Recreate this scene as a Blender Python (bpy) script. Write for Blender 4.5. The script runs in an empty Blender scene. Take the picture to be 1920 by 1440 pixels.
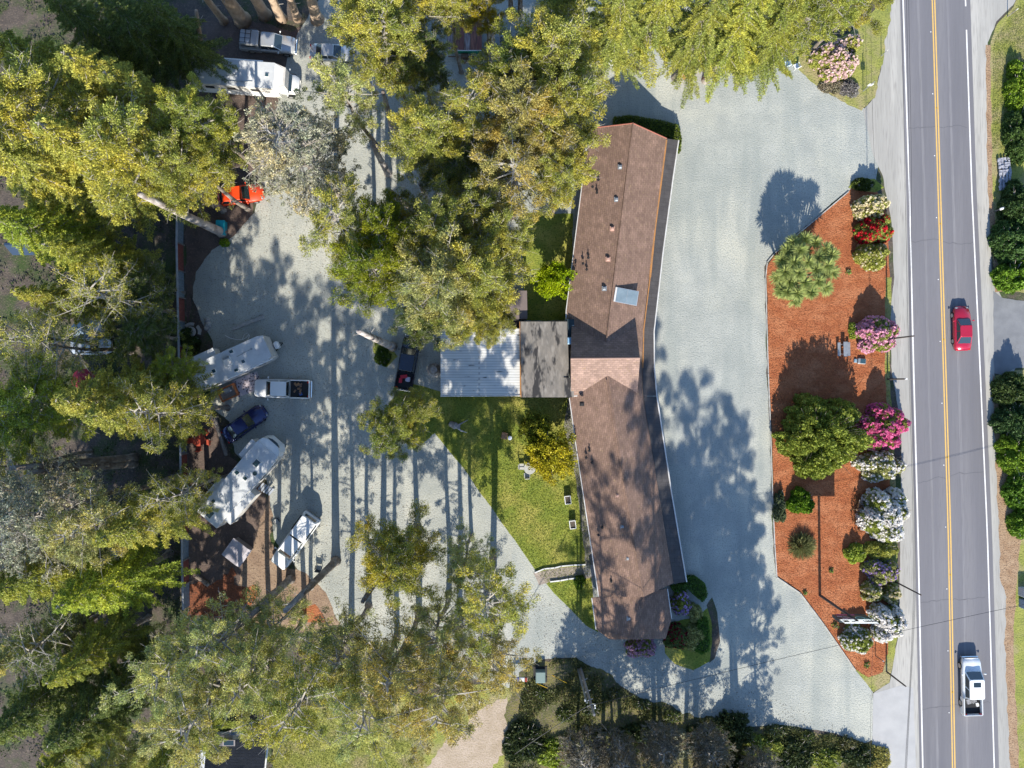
import bpy, math, random
import numpy as np
from mathutils import Matrix, Vector
C = bpy.context.scene.collection
R = math.radians
S = 18.0      # photo pixels per metre on the ground
CAMH = 83.0   # camera height

# ------------------------------------------------------------ camera, world, sun, exposure
cam = bpy.data.objects.new('camera', bpy.data.cameras.new('camera')); C.objects.link(cam)
cam.location = (0, 0, CAMH); cam.data.sensor_width = 36
cam.data.lens = 36 * CAMH / (1920 / S); cam.data.clip_end = 2000
bpy.context.scene.camera = cam
SUN_EL = 33.0
w = bpy.data.worlds.new('World'); bpy.context.scene.world = w; w.use_nodes = True
nt = w.node_tree; sky = nt.nodes.new('ShaderNodeTexSky'); sky.sky_type = 'NISHITA'
sky.sun_disc = False; sky.sun_elevation = R(SUN_EL); sky.sun_rotation = R(180)
sky.air_density = 1.0; sky.dust_density = 0.2; sky.ozone_density = 4.0
nt.links.new(sky.outputs[0], nt.nodes['Background'].inputs[0]); nt.nodes['Background'].inputs[1].default_value = 0.15
sun = bpy.data.objects.new('sun', bpy.data.lights.new('sun', 'SUN')); C.objects.link(sun)
sun.data.energy = 5.0; sun.data.angle = R(0.5); sun.data.color = (1.0, 0.93, 0.80)
sun.rotation_euler = (R(90 - SUN_EL), 0, R(0.6)); sun.location = (0, -60, 60)
vs = bpy.context.scene.view_settings; vs.view_transform = 'Standard'; vs.look = 'None'; vs.gamma = 1; vs.exposure = 0.85
cy = bpy.context.scene.cycles
cy.max_bounces = 6; cy.diffuse_bounces = 3; cy.glossy_bounces = 2; cy.transmission_bounces = 4; cy.transparent_max_bounces = 4

# ------------------------------------------------------------ helpers
def G(px, py, h=0.0):
    """world point at height h which the photo shows at (px, py)"""
    k = (CAMH - h) / CAMH
    return ((px - 960) / S * k, (720 - py) / S * k, h)

MATS = {}
def mat(name, c1, c2=None, scale=2.0, rough=0.8, c3=None, s3=0.2, lo3=0.45, hi3=0.62, bump=0.0, bscale=8.0, metal=0.0, stretch=(1, 1, 1),
        rotz=0.0, spec=0.3, coat=0.0, lo=0.35, hi=0.65, objcol=False, trans=0.0, rnd=0.0, brick=None, detail=4.0, c4=None, s4=9.0, lo4=.5, hi4=.7, c5=None, s5=.5, st5=(1, .1, 1), lo5=.52, hi5=.72, a5=.6):
    if name in MATS: return MATS[name]
    m = bpy.data.materials.new(name); m.use_nodes = True; t = m.node_tree; N = t.nodes; L = t.links
    b = N['Principled BSDF']; b.inputs['Roughness'].default_value = rough; b.inputs['Metallic'].default_value = metal
    b.inputs['Specular IOR Level'].default_value = spec; b.inputs['Coat Weight'].default_value = coat
    tc = N.new('ShaderNodeTexCoord'); mp = N.new('ShaderNodeMapping'); L.new(tc.outputs['Object'], mp.inputs[0])
    mp.inputs['Scale'].default_value = stretch; mp.inputs['Rotation'].default_value = (0, 0, rotz)
    def noise(sc, d=detail):
        n = N.new('ShaderNodeTexNoise'); n.inputs['Scale'].default_value = sc; n.inputs['Detail'].default_value = d
        n.inputs['Roughness'].default_value = 0.6; L.new(mp.outputs[0], n.inputs['Vector']); return n
    def ramp(src, lo, hi):
        r = N.new('ShaderNodeMapRange'); r.inputs[1].default_value = lo; r.inputs[2].default_value = hi; L.new(src, r.inputs[0]); return r.outputs[0]
    def mix(fac, a, bcol, mode='MIX'):
        x = N.new('ShaderNodeMix'); x.data_type = 'RGBA'; x.blend_type = mode
        if isinstance(fac, float): x.inputs[0].default_value = fac
        else: L.new(fac, x.inputs[0])
        for k, v in ((6, a), (7, bcol)):
            if isinstance(v, tuple): x.inputs[k].default_value = (*v, 1)
            else: L.new(v, x.inputs[k])
        return x.outputs[2]
    col = c1
    if c2: col = mix(ramp(noise(scale).outputs[0], lo, hi), c1, c2)
    if c3: col = mix(ramp(noise(s3).outputs[0], lo3, hi3), col, c3)
    if c5:
        m5 = N.new('ShaderNodeMapping'); L.new(tc.outputs['Object'], m5.inputs[0]); m5.inputs['Scale'].default_value = st5; m5.inputs['Rotation'].default_value = (0, 0, rotz)
        n5 = N.new('ShaderNodeTexNoise'); n5.inputs['Scale'].default_value = s5; n5.inputs['Detail'].default_value = 3; n5.inputs['Distortion'].default_value = .4; L.new(m5.outputs[0], n5.inputs['Vector'])
        r5 = ramp(n5.outputs[0], lo5, hi5); mm = N.new('ShaderNodeMath'); mm.operation = 'MULTIPLY'; mm.inputs[1].default_value = a5; L.new(r5, mm.inputs[0]); col = mix(mm.outputs[0], col, c5)
    if c4: col = mix(ramp(noise(s4, 1.0).outputs[0], lo4, hi4), col, c4)
    if brick:
        bt = N.new('ShaderNodeTexBrick'); L.new(mp.outputs[0], bt.inputs['Vector']); bt.inputs['Scale'].default_value = 1
        bt.inputs['Brick Width'].default_value = brick[0]; bt.inputs['Row Height'].default_value = brick[1]
        bt.inputs['Mortar Size'].default_value = brick[2]; bt.inputs['Color1'].default_value = (1, 1, 1, 1)
        bt.inputs['Color2'].default_value = (brick[3],) * 3 + (1,); bt.inputs['Mortar'].default_value = (brick[4],) * 3 + (1,)
        col = mix(1.0, col, bt.outputs[0], 'MULTIPLY')
    if objcol:
        oi = N.new('ShaderNodeObjectInfo'); col = mix(1.0, col, oi.outputs['Color'], 'MULTIPLY')
    if rnd:
        at = N.new('ShaderNodeAttribute'); at.attribute_name = 'rnd'
        r = N.new('ShaderNodeMapRange'); r.inputs[3].default_value = 1 - rnd; r.inputs[4].default_value = 1 + rnd; L.new(at.outputs['Fac'], r.inputs[0])
        col = mix(1.0, col, r.outputs[0], 'MULTIPLY')
    if isinstance(col, tuple): b.inputs['Base Color'].default_value = (*col, 1)
    else: L.new(col, b.inputs['Base Color'])
    if bump:
        bp = N.new('ShaderNodeBump'); bp.inputs['Strength'].default_value = bump; bp.inputs['Distance'].default_value = 0.1
        L.new(noise(bscale, 3.0).outputs[0], bp.inputs['Height']); L.new(bp.outputs[0], b.inputs['Normal'])
    if trans:
        tr = N.new('ShaderNodeBsdfTranslucent'); ms = N.new('ShaderNodeMixShader'); ms.inputs[0].default_value = trans
        if isinstance(col, tuple): tr.inputs[0].default_value = (*col, 1)
        else: L.new(col, tr.inputs[0])
        L.new(b.outputs[0], ms.inputs[1]); L.new(tr.outputs[0], ms.inputs[2]); L.new(ms.outputs[0], N['Material Output'].inputs[0])
    MATS[name] = m; return m

def link(name, me, parent=None, m=None, loc=None, rot=None):
    o = bpy.data.objects.new(name, me); C.objects.link(o)
    if parent: o.parent = parent
    if loc is not None: o.location = loc
    if rot is not None: o.rotation_euler = rot
    if m and me is not None: me.materials.append(m)
    return o
def tag(o, label=None, cat=None, group=None, kind=None):
    if label: o['label'] = label
    if cat: o['category'] = cat
    if group: o['group'] = group
    if kind: o['kind'] = kind
    return o
def thing(name, label, cat, loc=(0, 0, 0), rz=0.0, group=None):
    o = bpy.data.objects.new(name, None); C.objects.link(o); o.location = loc; o.rotation_euler = (0, 0, rz)
    o.empty_display_size = 0.3
    return tag(o, label, cat, group)

class MB:
    def __init__(s): s.v = []; s.f = []
    def add(s, vs, fs):
        n = len(s.v); s.v += [tuple(p) for p in vs]; s.f += [tuple(i + n for i in f) for f in fs]; return s
    def box(s, x0, x1, y0, y1, z0, z1, M=None):
        p = [(x, y, z) for z in (z0, z1) for x, y in ((x0, y0), (x1, y0), (x1, y1), (x0, y1))]
        if M: p = [tuple(M @ Vector(q)) for q in p]
        return s.add(p, [(3, 2, 1, 0), (4, 5, 6, 7), (0, 1, 5, 4), (1, 2, 6, 5), (2, 3, 7, 6), (3, 0, 4, 7)])
    def cbox(s, c, d, rz=0.0, rx=0.0, ry=0.0):
        M = Matrix.Translation(c) @ Matrix.Rotation(rz, 4, 'Z') @ Matrix.Rotation(ry, 4, 'Y') @ Matrix.Rotation(rx, 4, 'X')
        return s.box(-d[0] / 2, d[0] / 2, -d[1] / 2, d[1] / 2, -d[2] / 2, d[2] / 2, M)
    def rbox(s, x0, x1, y0, y1, z0, z1, r, n=3, M=None):
        """box with rounded plan corners and a small top chamfer"""
        ring = []
        for cx, cy_, a0 in ((x1 - r, y1 - r, 0), (x0 + r, y1 - r, 90), (x0 + r, y0 + r, 180), (x1 - r, y0 + r, 270)):
            for k in range(n + 1):
                a = R(a0 + 90 * k / n); ring.append((cx + r * math.cos(a), cy_ + r * math.sin(a)))
        mx, my = (x0 + x1) / 2, (y0 + y1) / 2; c = min(0.06, (z1 - z0) * .4); k = len(ring)
        wx, wy = (x1 - x0) / 2, (y1 - y0) / 2
        vs = [(x, y, z0) for x, y in ring] + [(x, y, z1 - c) for x, y in ring] + \
             [(mx + (x - mx) * (1 - c / wx), my + (y - my) * (1 - c / wy), z1) for x, y in ring]
        if M: vs = [tuple(M @ Vector(q)) for q in vs]
        fs = [tuple(range(k - 1, -1, -1)), tuple(range(2 * k, 3 * k))]
        for l in (0, 1):
            for i in range(k): j = (i + 1) % k; fs.append((l * k + i, l * k + j, (l + 1) * k + j, (l + 1) * k + i))
        return s.add(vs, fs)
    def tube(s, pts, rad, n=8, cap=True):
        pts = [Vector(p) for p in pts]; rad = rad if isinstance(rad, (list, tuple)) else [rad] * len(pts)
        base = len(s.v); vs = []
        for i, p in enumerate(pts):
            d = (pts[min(i + 1, len(pts) - 1)] - pts[max(i - 1, 0)]).normalized()
            a = d.orthogonal().normalized() if abs(d.z) < .9 else Vector((1, 0, 0)); a = (a - d * a.dot(d)).normalized(); b = d.cross(a)
            vs += [tuple(p + (a * math.cos(2 * math.pi * k / n) + b * math.sin(2 * math.pi * k / n)) * rad[i]) for k in range(n)]
        fs = [(i * n + k, i * n + (k + 1) % n, (i + 1) * n + (k + 1) % n, (i + 1) * n + k) for i in range(len(pts) - 1) for k in range(n)]
        if cap: fs += [tuple(range(n - 1, -1, -1)), tuple(range((len(pts) - 1) * n, len(pts) * n))]
        return s.add(vs, fs)
    def cyl(s, x, y, z0, z1, r, n=16, r1=None): return s.tube([(x, y, z0), (x, y, z1)], [r, r if r1 is None else r1], n)
    def ycyl(s, x, y0, y1, z, r, n=20): return s.tube([(x, y0, z), (x, y1, z)], r, n)
    def slab(s, pts, th=0.12):
        """roof plane from 3-D corner points, given thickness downwards"""
        n = len(pts); vs = list(pts) + [(x, y, z - th) for x, y, z in pts]
        return s.add(vs, [tuple(range(n)), tuple(range(2 * n - 1, n - 1, -1))] + [(i, i + n, (i + 1) % n + n, (i + 1) % n) for i in range(n)])
    def prism(s, ring, z0, z1, top=None):
        n = len(ring); top = top or ring
        return s.add([(x, y, z0) for x, y in ring] + [(x, y, z1) for x, y in top],
                     [tuple(range(n - 1, -1, -1)), tuple(range(n, 2 * n))] + [(i, (i + 1) % n, (i + 1) % n + n, i + n) for i in range(n)])
    def build(s, name, m, parent=None, loc=None, smooth=False, rot=None):
        me = bpy.data.meshes.new(name); me.from_pydata(s.v, [], s.f); me.update()
        if smooth: me.polygons.foreach_set('use_smooth', [True] * len(me.polygons))
        return link(name, me, parent, m, loc, rot)

def sheet(name, pts, z, m, jit=0.0, seed=0, world=False, **tg):
    rng = random.Random(seed + len(pts)); P = [p if world else G(*p)[:2] for p in pts]; out = []
    ph = [rng.uniform(0, 6.28) for _ in range(6)]
    for i, a in enumerate(P):
        b = P[(i + 1) % len(P)]; L = math.dist(a, b); n = max(1, int(L / 0.35)) if jit else 1
        nx, ny = (b[1] - a[1]) / max(L, 1e-6), -(b[0] - a[0]) / max(L, 1e-6)
        for k in range(n):
            t = k / n; x = a[0] + (b[0] - a[0]) * t; y = a[1] + (b[1] - a[1]) * t
            d = jit * (math.sin(x * 1.1 + ph[0]) * .5 + math.sin(y * 1.7 + ph[1]) * .5 + math.sin((x + y) * 3.9 + ph[2]) * .3 + rng.uniform(-.35, .35))
            out.append((x + nx * d, y + ny * d, z))
    a2 = sum(out[i][0] * out[(i + 1) % len(out)][1] - out[(i + 1) % len(out)][0] * out[i][1] for i in range(len(out)))
    if a2 < 0: out.reverse()
    me = bpy.data.meshes.new(name); me.from_pydata(out, [], [tuple(range(len(out)))]); me.update()
    o = link(name, me, tg.pop('parent', None), m)
    return tag(o, **tg) if tg else o

def inpoly(P, x, y):
    r = np.zeros(len(x), bool); n = len(P)
    for i in range(n):
        (x1, y1), (x2, y2) = P[i][:2], P[(i + 1) % n][:2]
        if y1 == y2: continue
        c = ((y1 > y) != (y2 > y)) & (x < (x2 - x1) * (y - y1) / (y2 - y1) + x1); r ^= c
    return r
def scatter(P, n, rng):
    P = [G(*p)[:2] for p in P]; xs = [p[0] for p in P]; ys = [p[1] for p in P]
    x = rng.uniform(min(xs), max(xs), n * 3); y = rng.uniform(min(ys), max(ys), n * 3)
    k = inpoly(P, x, y); return np.stack([x[k], y[k]], 1)[:n]

def leafmesh(name, c, d, L, W, rng, smooth=False):
    """c centres (n,3), d axis directions (n,3); rhombic leaves of half length L and half width W, randomly rolled"""
    n = len(c); d = d / (np.linalg.norm(d, axis=1, keepdims=True) + 1e-9)
    r = rng.normal(size=(n, 3)); r[:, 2] *= .55; s = np.cross(d, r); s /= (np.linalg.norm(s, axis=1, keepdims=True) + 1e-9)
    k = rng.uniform(.6, 1.3, (n, 1)); L = L * k; W = W * k
    v = np.empty((n, 4, 3)); v[:, 0] = c - d * L; v[:, 1] = c + s * W; v[:, 2] = c + d * L; v[:, 3] = c - s * W
    me = bpy.data.meshes.new(name); me.vertices.add(4 * n); me.loops.add(4 * n); me.polygons.add(n)
    me.vertices.foreach_set('co', v.reshape(-1)); me.loops.foreach_set('vertex_index', np.arange(4 * n, dtype=np.int32))
    me.polygons.foreach_set('loop_start', np.arange(0, 4 * n, 4, dtype=np.int32))
    me.update(calc_edges=True)
    a = me.attributes.new('rnd', 'FLOAT', 'FACE'); a.data.foreach_set('value', rng.uniform(0, 1, n).astype(np.float32))
    return me

# ------------------------------------------------------------ materials
gravel_m = mat('gravel', (.375, .385, .355), (.295, .31, .29), .30, .95, c3=(.43, .43, .375), s3=.10, lo3=.48, hi3=.66, c4=(.20, .225, .215), s4=7.5, lo4=.50, hi4=.80, bump=.6, bscale=7, c5=(.25, .275, .262), s5=.5, st5=(1, .16, 1), lo5=.48, hi5=.66, a5=.55)
asphalt_m = mat('asphalt', (.155, .152, .168), (.185, .180, .19), .5, .9, c3=(.135, .133, .148), s3=.35, stretch=(1, .045, 1), rotz=R(1.4), bump=.2, bscale=14, c4=(.14, .138, .15), s4=11, lo4=.5, hi4=.85)
asphalt2_m = mat('asphalt_patch', (.20, .205, .215), (.16, .165, .175), .7, .9, bump=.2, bscale=14)
shoulder_m = mat('shoulder', (.335, .325, .30), (.27, .262, .245), .5, .95, stretch=(1, .06, 1), rotz=R(1.4), c3=(.40, .385, .355), s3=.5, bump=.3, bscale=9, c4=(.25, .24, .225), s4=9, lo4=.52, hi4=.8)
apron_m = mat('concrete_apron', (.40, .395, .39), (.35, .347, .345), .6, .9, bump=.15, bscale=12)
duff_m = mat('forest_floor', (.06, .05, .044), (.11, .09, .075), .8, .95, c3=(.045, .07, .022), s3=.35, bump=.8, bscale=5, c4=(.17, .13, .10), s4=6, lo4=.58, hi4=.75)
dirt_m = mat('dirt', (.30, .215, .15), (.22, .15, .105), .7, .95, bump=.6, bscale=6, c4=(.13, .09, .065), s4=6, lo4=.5, hi4=.75)
tan_m = mat('dry_path', (.42, .34, .27), (.34, .27, .20), .7, .95, bump=.5, bscale=6, c4=(.25, .2, .12), s4=7, lo4=.5, hi4=.8)
mulch_m = mat('mulch', (.375, .128, .05), (.30, .094, .038), 1.0, .95, c3=(.42, .165, .075), s3=.4, bump=1.0, bscale=5.5, c4=(.15, .048, .022), s4=6.5, lo4=.5, hi4=.85, stretch=(1, 1.7, 1), rotz=.3)
lawn_m = mat('lawn', (.23, .255, .04), (.16, .205, .032), .8, .95, c3=(.34, .31, .075), s3=.28, bump=.8, bscale=7, c4=(.06, .09, .015), s4=6, lo4=.5, hi4=.78)
verge_m = mat('verge_grass', (.27, .275, .065), (.20, .22, .05), .6, .95, c3=(.30, .255, .13), s3=.35, bump=.8, bscale=7, c4=(.09, .11, .03), s4=6, lo4=.52, hi4=.78)
litter_m = mat('leaf_litter', (.36, .25, .16), (.27, .17, .10), 1.2, .95, bump=.8, bscale=7, c4=(.14, .09, .06), s4=7, lo4=.5, hi4=.75)
line_w = mat('white_line', (.74, .73, .72), (.62, .61, .60), 3, .7)
line_y = mat('yellow_line', (.68, .42, .10), (.58, .37, .12), 3, .7)
shingle_c = dict(c2=(.150, .098, .082), scale=1.6, rough=.92, bump=.35, bscale=9)
bark_m = mat('bark', (.21, .175, .145), (.12, .095, .078), 3.0, .95, bump=.9, bscale=5, c3=(.30, .27, .24), s3=1.2, stretch=(1, 1, .5))
limb_m = mat('limb_bark', (.44, .41, .37), (.27, .245, .215), 2.0, .9)
leaf_m = mat('foliage', (1, 1, 1), (.60, .70, .66), .55, .55, c3=(1.22, 1.08, .78), s3=.22, objcol=True, trans=.36, rnd=.62, spec=.25)
bush_m = mat('bush_leaves', (1, 1, 1), (.7, .78, .7), 1.2, .55, objcol=True, trans=.25, rnd=.35, spec=.3)
blossom_m = mat('blossom', (1, 1, 1), (.82, .82, .82), 3, .8, objcol=True, trans=.35, rnd=.15)
white_m = mat('white_paint', (.76, .76, .76), (.68, .69, .70), 1.5, .45)
dwhite_m = mat('aged_white', (.62, .62, .61), (.50, .51, .52), 1.2, .6, c3=(.70, .70, .69), s3=.5)
glass_m = mat('glass', (.018, .03, .035), None, rough=.08, spec=.8, coat=.5)
glassb_m = mat('tinted_glass', (.03, .07, .09), None, rough=.1, spec=.8, coat=.5)
black_m = mat('black_plastic', (.018, .018, .02), None, rough=.6)
tyre_m = mat('rubber', (.022, .022, .023), None, rough=.85)
rim_m = mat('alloy', (.50, .51, .52), None, rough=.3, metal=.8)
metal_m = mat('grey_metal', (.32, .34, .36), (.24, .26, .28), 3, .45, metal=.4)
chrome_m = mat('chrome', (.6, .6, .62), None, rough=.15, metal=1)
wood_m = mat('weathered_wood', (.27, .24, .22), (.17, .15, .14), 3, .9, bump=.4, bscale=8, stretch=(1, 4, 1))
post_m = mat('creosote_wood', (.11, .09, .08), (.07, .06, .055), 4, .9)
redw_m = mat('red_wood', (.30, .055, .035), (.20, .035, .025), 3, .8)
conc_m = mat('concrete', (.40, .38, .36), (.30, .285, .27), 3, .9, bump=.3, bscale=8)
wall_m = mat('wall_paint', (.26, .19, .15), (.21, .155, .125), 2, .9)
red_light = mat('tail_lamp', (.45, .015, .015), None, rough=.2)
lamp_m = mat('head_lamp', (.30, .32, .34), None, rough=.12, coat=.6)

# ------------------------------------------------------------ the setting: ground, gravel, road
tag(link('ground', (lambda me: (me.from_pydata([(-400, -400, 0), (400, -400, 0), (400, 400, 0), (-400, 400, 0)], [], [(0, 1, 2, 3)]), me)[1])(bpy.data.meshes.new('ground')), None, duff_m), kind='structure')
ST = dict(kind='structure')
GRAVEL = [(598, 0), (560, 60), (538, 110), (520, 200), (490, 330), (478, 400), (440, 440), (398, 470), (368, 510), (362, 560), (378, 600), (400, 640), (395, 745),
          (405, 770), (430, 790), (440, 850), (500, 900), (508, 960), (515, 1010), (560, 1070), (602, 1115), (625, 1165), (700, 1210), (820, 1250), (955, 1290), (990, 1250), (1010, 1238), (1080, 1233), (1112, 1252),
          (1160, 1283), (1200, 1308), (1280, 1338), (1400, 1362), (1480, 1360), (1560, 1375), (1636, 1395), (1637, 1297), (1600, 1255), (1545, 1170), (1500, 1110),
          (1455, 1080), (1449, 1000), (1444, 800), (1438, 700), (1434, 500), (1450, 474), (1590, 358), (1640, 345), (1650, 300), (1625, 207), (1560, 178),
          (1520, 150), (1480, 112), (1440, 70), (1400, -40), (900, -40)]
sheet('gravel_lot', GRAVEL, .012, gravel_m, .09, **ST)
gr2 = [p for p in GRAVEL if p[0] < 961]
sheet('rear_gravel', [p for p in GRAVEL[:GRAVEL.index((955, 1290)) + 1]] + [(960, 1240), (965, -40)], .0145, mat('rear_gravel', (.39, .395, .355), (.31, .322, .298), .30, .95, c3=(.44, .435, .38), s3=.12, lo3=.45, hi3=.62, c4=(.22, .23, .205), s4=7.5, lo4=.50, hi4=.80, bump=.6, bscale=7, c5=(.27, .285, .27), s5=.5, st5=(1, .18, 1), lo5=.5, hi5=.68, a5=.6), .09, **ST)
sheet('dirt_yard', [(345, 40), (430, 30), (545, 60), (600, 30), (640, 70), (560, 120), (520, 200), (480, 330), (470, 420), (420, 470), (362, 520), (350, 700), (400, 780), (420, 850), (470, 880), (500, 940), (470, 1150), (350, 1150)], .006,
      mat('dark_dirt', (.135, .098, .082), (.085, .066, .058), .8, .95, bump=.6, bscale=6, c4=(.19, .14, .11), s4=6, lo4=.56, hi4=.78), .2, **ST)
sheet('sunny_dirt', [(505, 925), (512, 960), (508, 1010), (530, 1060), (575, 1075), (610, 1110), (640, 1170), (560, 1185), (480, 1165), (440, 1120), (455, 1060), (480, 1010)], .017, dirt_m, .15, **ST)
sheet('red_bark_patch', [(352, 1100), (372, 1092), (395, 1098), (412, 1080), (436, 1062), (446, 1078), (438, 1096), (462, 1102), (470, 1125), (446, 1138), (430, 1162), (352, 1160)], .021, mat('dark_bark', (.22, .075, .035), (.15, .055, .03), 1, .95, bump=.8, bscale=6, c4=(.08, .04, .025), s4=6), .3, **ST)
sheet('bark_mound', [(455, 1108), (478, 1095), (484, 1112), (470, 1135), (456, 1128)], .024, mulch_m, .1, **ST)
sheet('bark_patch', [(565, 1140), (590, 1132), (606, 1150), (612, 1168), (560, 1166)], .024, mulch_m, .1, **ST)
LAWN = [(828, 735), (1085, 735), (1112, 1125), (1122, 1185), (1098, 1172), (1040, 1112), (1003, 1068), (945, 985), (870, 880), (815, 812), (790, 835), (735, 810), (720, 770), (760, 715)]
sheet('lawn', LAWN, .020, lawn_m, .06, **ST)
sheet('side_lawn', [(975, 400), (1075, 400), (1072, 600), (985, 600)], .018, lawn_m, .1, **ST)
sheet('gravel_strip', [(1066, 745), (1090, 745), (1116, 1062), (1098, 1062), (1080, 900), (1058, 800)], .026, mat('pebbles', (.26, .245, .22), (.14, .13, .12), 5, .9, bump=.8, bscale=7), .06, **ST)
sheet('lawn_island', [(698, 636), (730, 650), (745, 668), (724, 690), (712, 680), (700, 660)], .020, lawn_m, .05, **ST)
SOUTH = [(988, 1246), (1010, 1238), (1080, 1233), (1112, 1252), (1160, 1283), (1200, 1308), (1280, 1338), (1400, 1362), (1480, 1362), (1560, 1377), (1640, 1396), (1655, 1470), (1655, 1560), (940, 1560), (955, 1290)]
sheet('rough_grass', SOUTH, .019, mat('rough_grass', (.095, .105, .035), (.06, .062, .032), .6, .95, c3=(.17, .15, .055), s3=.4, bump=.9, bscale=6, c4=(.15, .12, .09), s4=5, lo4=.48, hi4=.7), .45, **ST)
sheet('back_lawn', [(512, 1330), (700, 1320), (960, 1270), (960, 1560), (505, 1560)], .012, verge_m, .15, **ST)
sheet('dirt_path', [(795, 1560), (800, 1440), (835, 1395), (885, 1345), (955, 1300), (955, 1400), (900, 1470), (880, 1560)], .017, tan_m, .3, **ST)
sheet('dry_verge', [(1480, 112), (1500, 90), (1600, 60), (1655, 0), (1672, -40), (1675, 0), (1655, 120), (1640, 182), (1615, 208), (1560, 180), (1520, 152)], .022, verge_m, .15, **ST)
sheet('left_shoulder', [(1672, -40), (1655, 60), (1652, 130), (1640, 182), (1618, 207), (1637, 290), (1655, 330), (1672, 420), (1676, 520), (1668, 600), (1672, 700), (1690, 800), (1688, 1000), (1684, 1190), (1668, 1280), (1637, 1300), (1633, 1560), (1740, 1560), (1700, -40)], .016, shoulder_m, .04, **ST)
sheet('driveway_apron', [(1637, 1300), (1690, 1285), (1712, 1290), (1722, 1560), (1632, 1560)], .020, apron_m, .02, **ST)
sheet('right_shoulder', [(1800, -40), (1925, -40), (1900, 10), (1868, 40), (1852, 80), (1850, 170), (1853, 360), (1860, 520), (1880, 560), (1915, 572), (1925, 640), (1900, 700), (1864, 700), (1872, 880), (1878, 1010), (1880, 1090), (1892, 1120), (1886, 1200), (1895, 1340), (1905, 1560), (1850, 1560)], .014, shoulder_m, .05, **ST)
sheet('side_driveway', [(1862, 545), (1880, 558), (1905, 562), (1960, 570), (1960, 690), (1905, 690), (1880, 705), (1864, 700)], .019, asphalt2_m, .05, **ST)
sheet('right_verge', [(1925, -40), (1900, 12), (1870, 45), (1857, 85), (1856, 360), (1862, 500), (1885, 545), (1990, 560), (1990, -40)], .010, verge_m, .08, **ST)
sheet('lower_verge', [(1866, 705), (1905, 695), (1990, 690), (1990, 1560), (1910, 1560), (1898, 1340), (1893, 1200), (1890, 1100), (1880, 1000), (1874, 880)], .010, verge_m, .08, **ST)
sheet('litter_strip', [(1848, 85), (1857, 85), (1861, 360), (1872, 480), (1890, 545), (1866, 548), (1852, 360)], .018, litter_m, .08, **ST)
sheet('litter_bank', [(1861, 700), (1880, 740), (1888, 850), (1900, 950), (1915, 1010), (1908, 1080), (1900, 1200), (1910, 1400), (1915, 1560), (1898, 1560), (1884, 1200), (1887, 1120), (1876, 1090), (1874, 1000), (1868, 880)], .018, litter_m, .1, **ST)
def rx(kind, y):   # road line x positions in photo pixels
    Y = [-60, 0, 360, 660, 1000, 1440, 1560]
    X = dict(l=[1692, 1693, 1705, 1712, 1721, 1730, 1732.5], y=[1748, 1750, 1761, 1770, 1780, 1788, 1790.5], r=[1808.5, 1810, 1822, 1836, 1851, 1864, 1867.5])[kind]
    return float(np.interp(y, Y, X))
ys = list(range(-60, 1561, 60))
road = sheet('road', [(rx('l', y) - 6, y) for y in ys] + [(rx('r', y) + 9, y) for y in reversed(ys)], .024, asphalt_m, **ST)
def stripe(kind, off, w_, y0, y1, m, name):
    yy = [y0] + [y for y in ys if y0 < y < y1] + [y1]
    o = sheet(name, [(rx(kind, y) + off - w_ / 2, y) for y in yy] + [(rx(kind, y) + off + w_ / 2, y) for y in reversed(yy)], .028, m, parent=road)
stripe('l', 0, 2.6, -60, 1560, line_w, 'edge_line')
stripe('r', 0, 2.4, -60, 12, line_w, 'edge_line'); stripe('r', 0, 2.4, 56, 1560, line_w, 'edge_line')
stripe('y', -2.3, 2.3, -60, 1560, line_y, 'centre_line'); stripe('y', 2.3, 2.3, -60, 1560, line_y, 'centre_line')
# wheel tracks polished lighter into the asphalt
track_m = mat('worn_asphalt', (.21, .205, .216), (.165, .162, .176), .6, .85, stretch=(1, .05, 1), rotz=R(1.4), c4=(.16, .155, .165), s4=9, lo4=.45, hi4=.75)
for k, off in (('l', 28), ('y', 26)): stripe_o = sheet('wheel_track', [(rx(k, y) + off - 2.2, y) for y in ys] + [(rx(k, y) + off + 2.2, y) for y in reversed(ys)], .0275, track_m, .02, parent=road)
refl = MB()
for y in range(60, 1440, 116):
    x, yy, _ = G(rx('y', y) - 7, y); refl.cbox((x, yy, .038), (.10, .10, .02))
refl.build('reflector', line_w, road)
refl = MB()
for y in (203, 420, 637, 858, 1078, 1298):
    x, yy, _ = G(rx('y', y), y); refl.cbox((x, yy, .04), (.12, .12, .03))
refl.build('pavement_marker', mat('marker', (.3, .2, .03), None, rough=.4), road)

rc = random.Random(3)
for y0 in (240, 452, 905, 1130, 1330):
    x = rx('l', y0) + 2; y = y0; P = []
    while x < rx('r', y0): P.append((x, y)); x += rc.uniform(4, 9); y += rc.uniform(-3, 3) - (1.0 if y0 == 905 else 0)
    sheet('crack', [(a, b - .35) for a, b in P] + [(a, b + .35) for a, b in reversed(P)], .0275, mat('crack_seal', (.10, .10, .11), None, rough=.9), parent=road)
BED = [(1590, 362), (1600, 345), (1640, 345), (1662, 400), (1668, 520), (1662, 600), (1664, 700), (1672, 800), (1676, 900), (1680, 1000), (1678, 1100), (1676, 1180), (1668, 1230), (1655, 1262), (1628, 1272), (1603, 1255), (1545, 1170), (1500, 1110),
       (1457, 1080), (1452, 1000), (1447, 800), (1441, 700), (1437, 500), (1452, 477)]
sheet('mulch_bed', BED, .030, mulch_m, .05, **ST)
sheet('bed_grass', [(1660, 520), (1672, 520), (1671, 600), (1668, 700), (1674, 800), (1682, 960), (1684, 1190), (1668, 1280), (1638, 1297), (1600, 1252), (1628, 1270), (1654, 1260), (1664, 1225), (1672, 1000), (1664, 800), (1658, 680)], .034, verge_m, .06, **ST)
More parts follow.
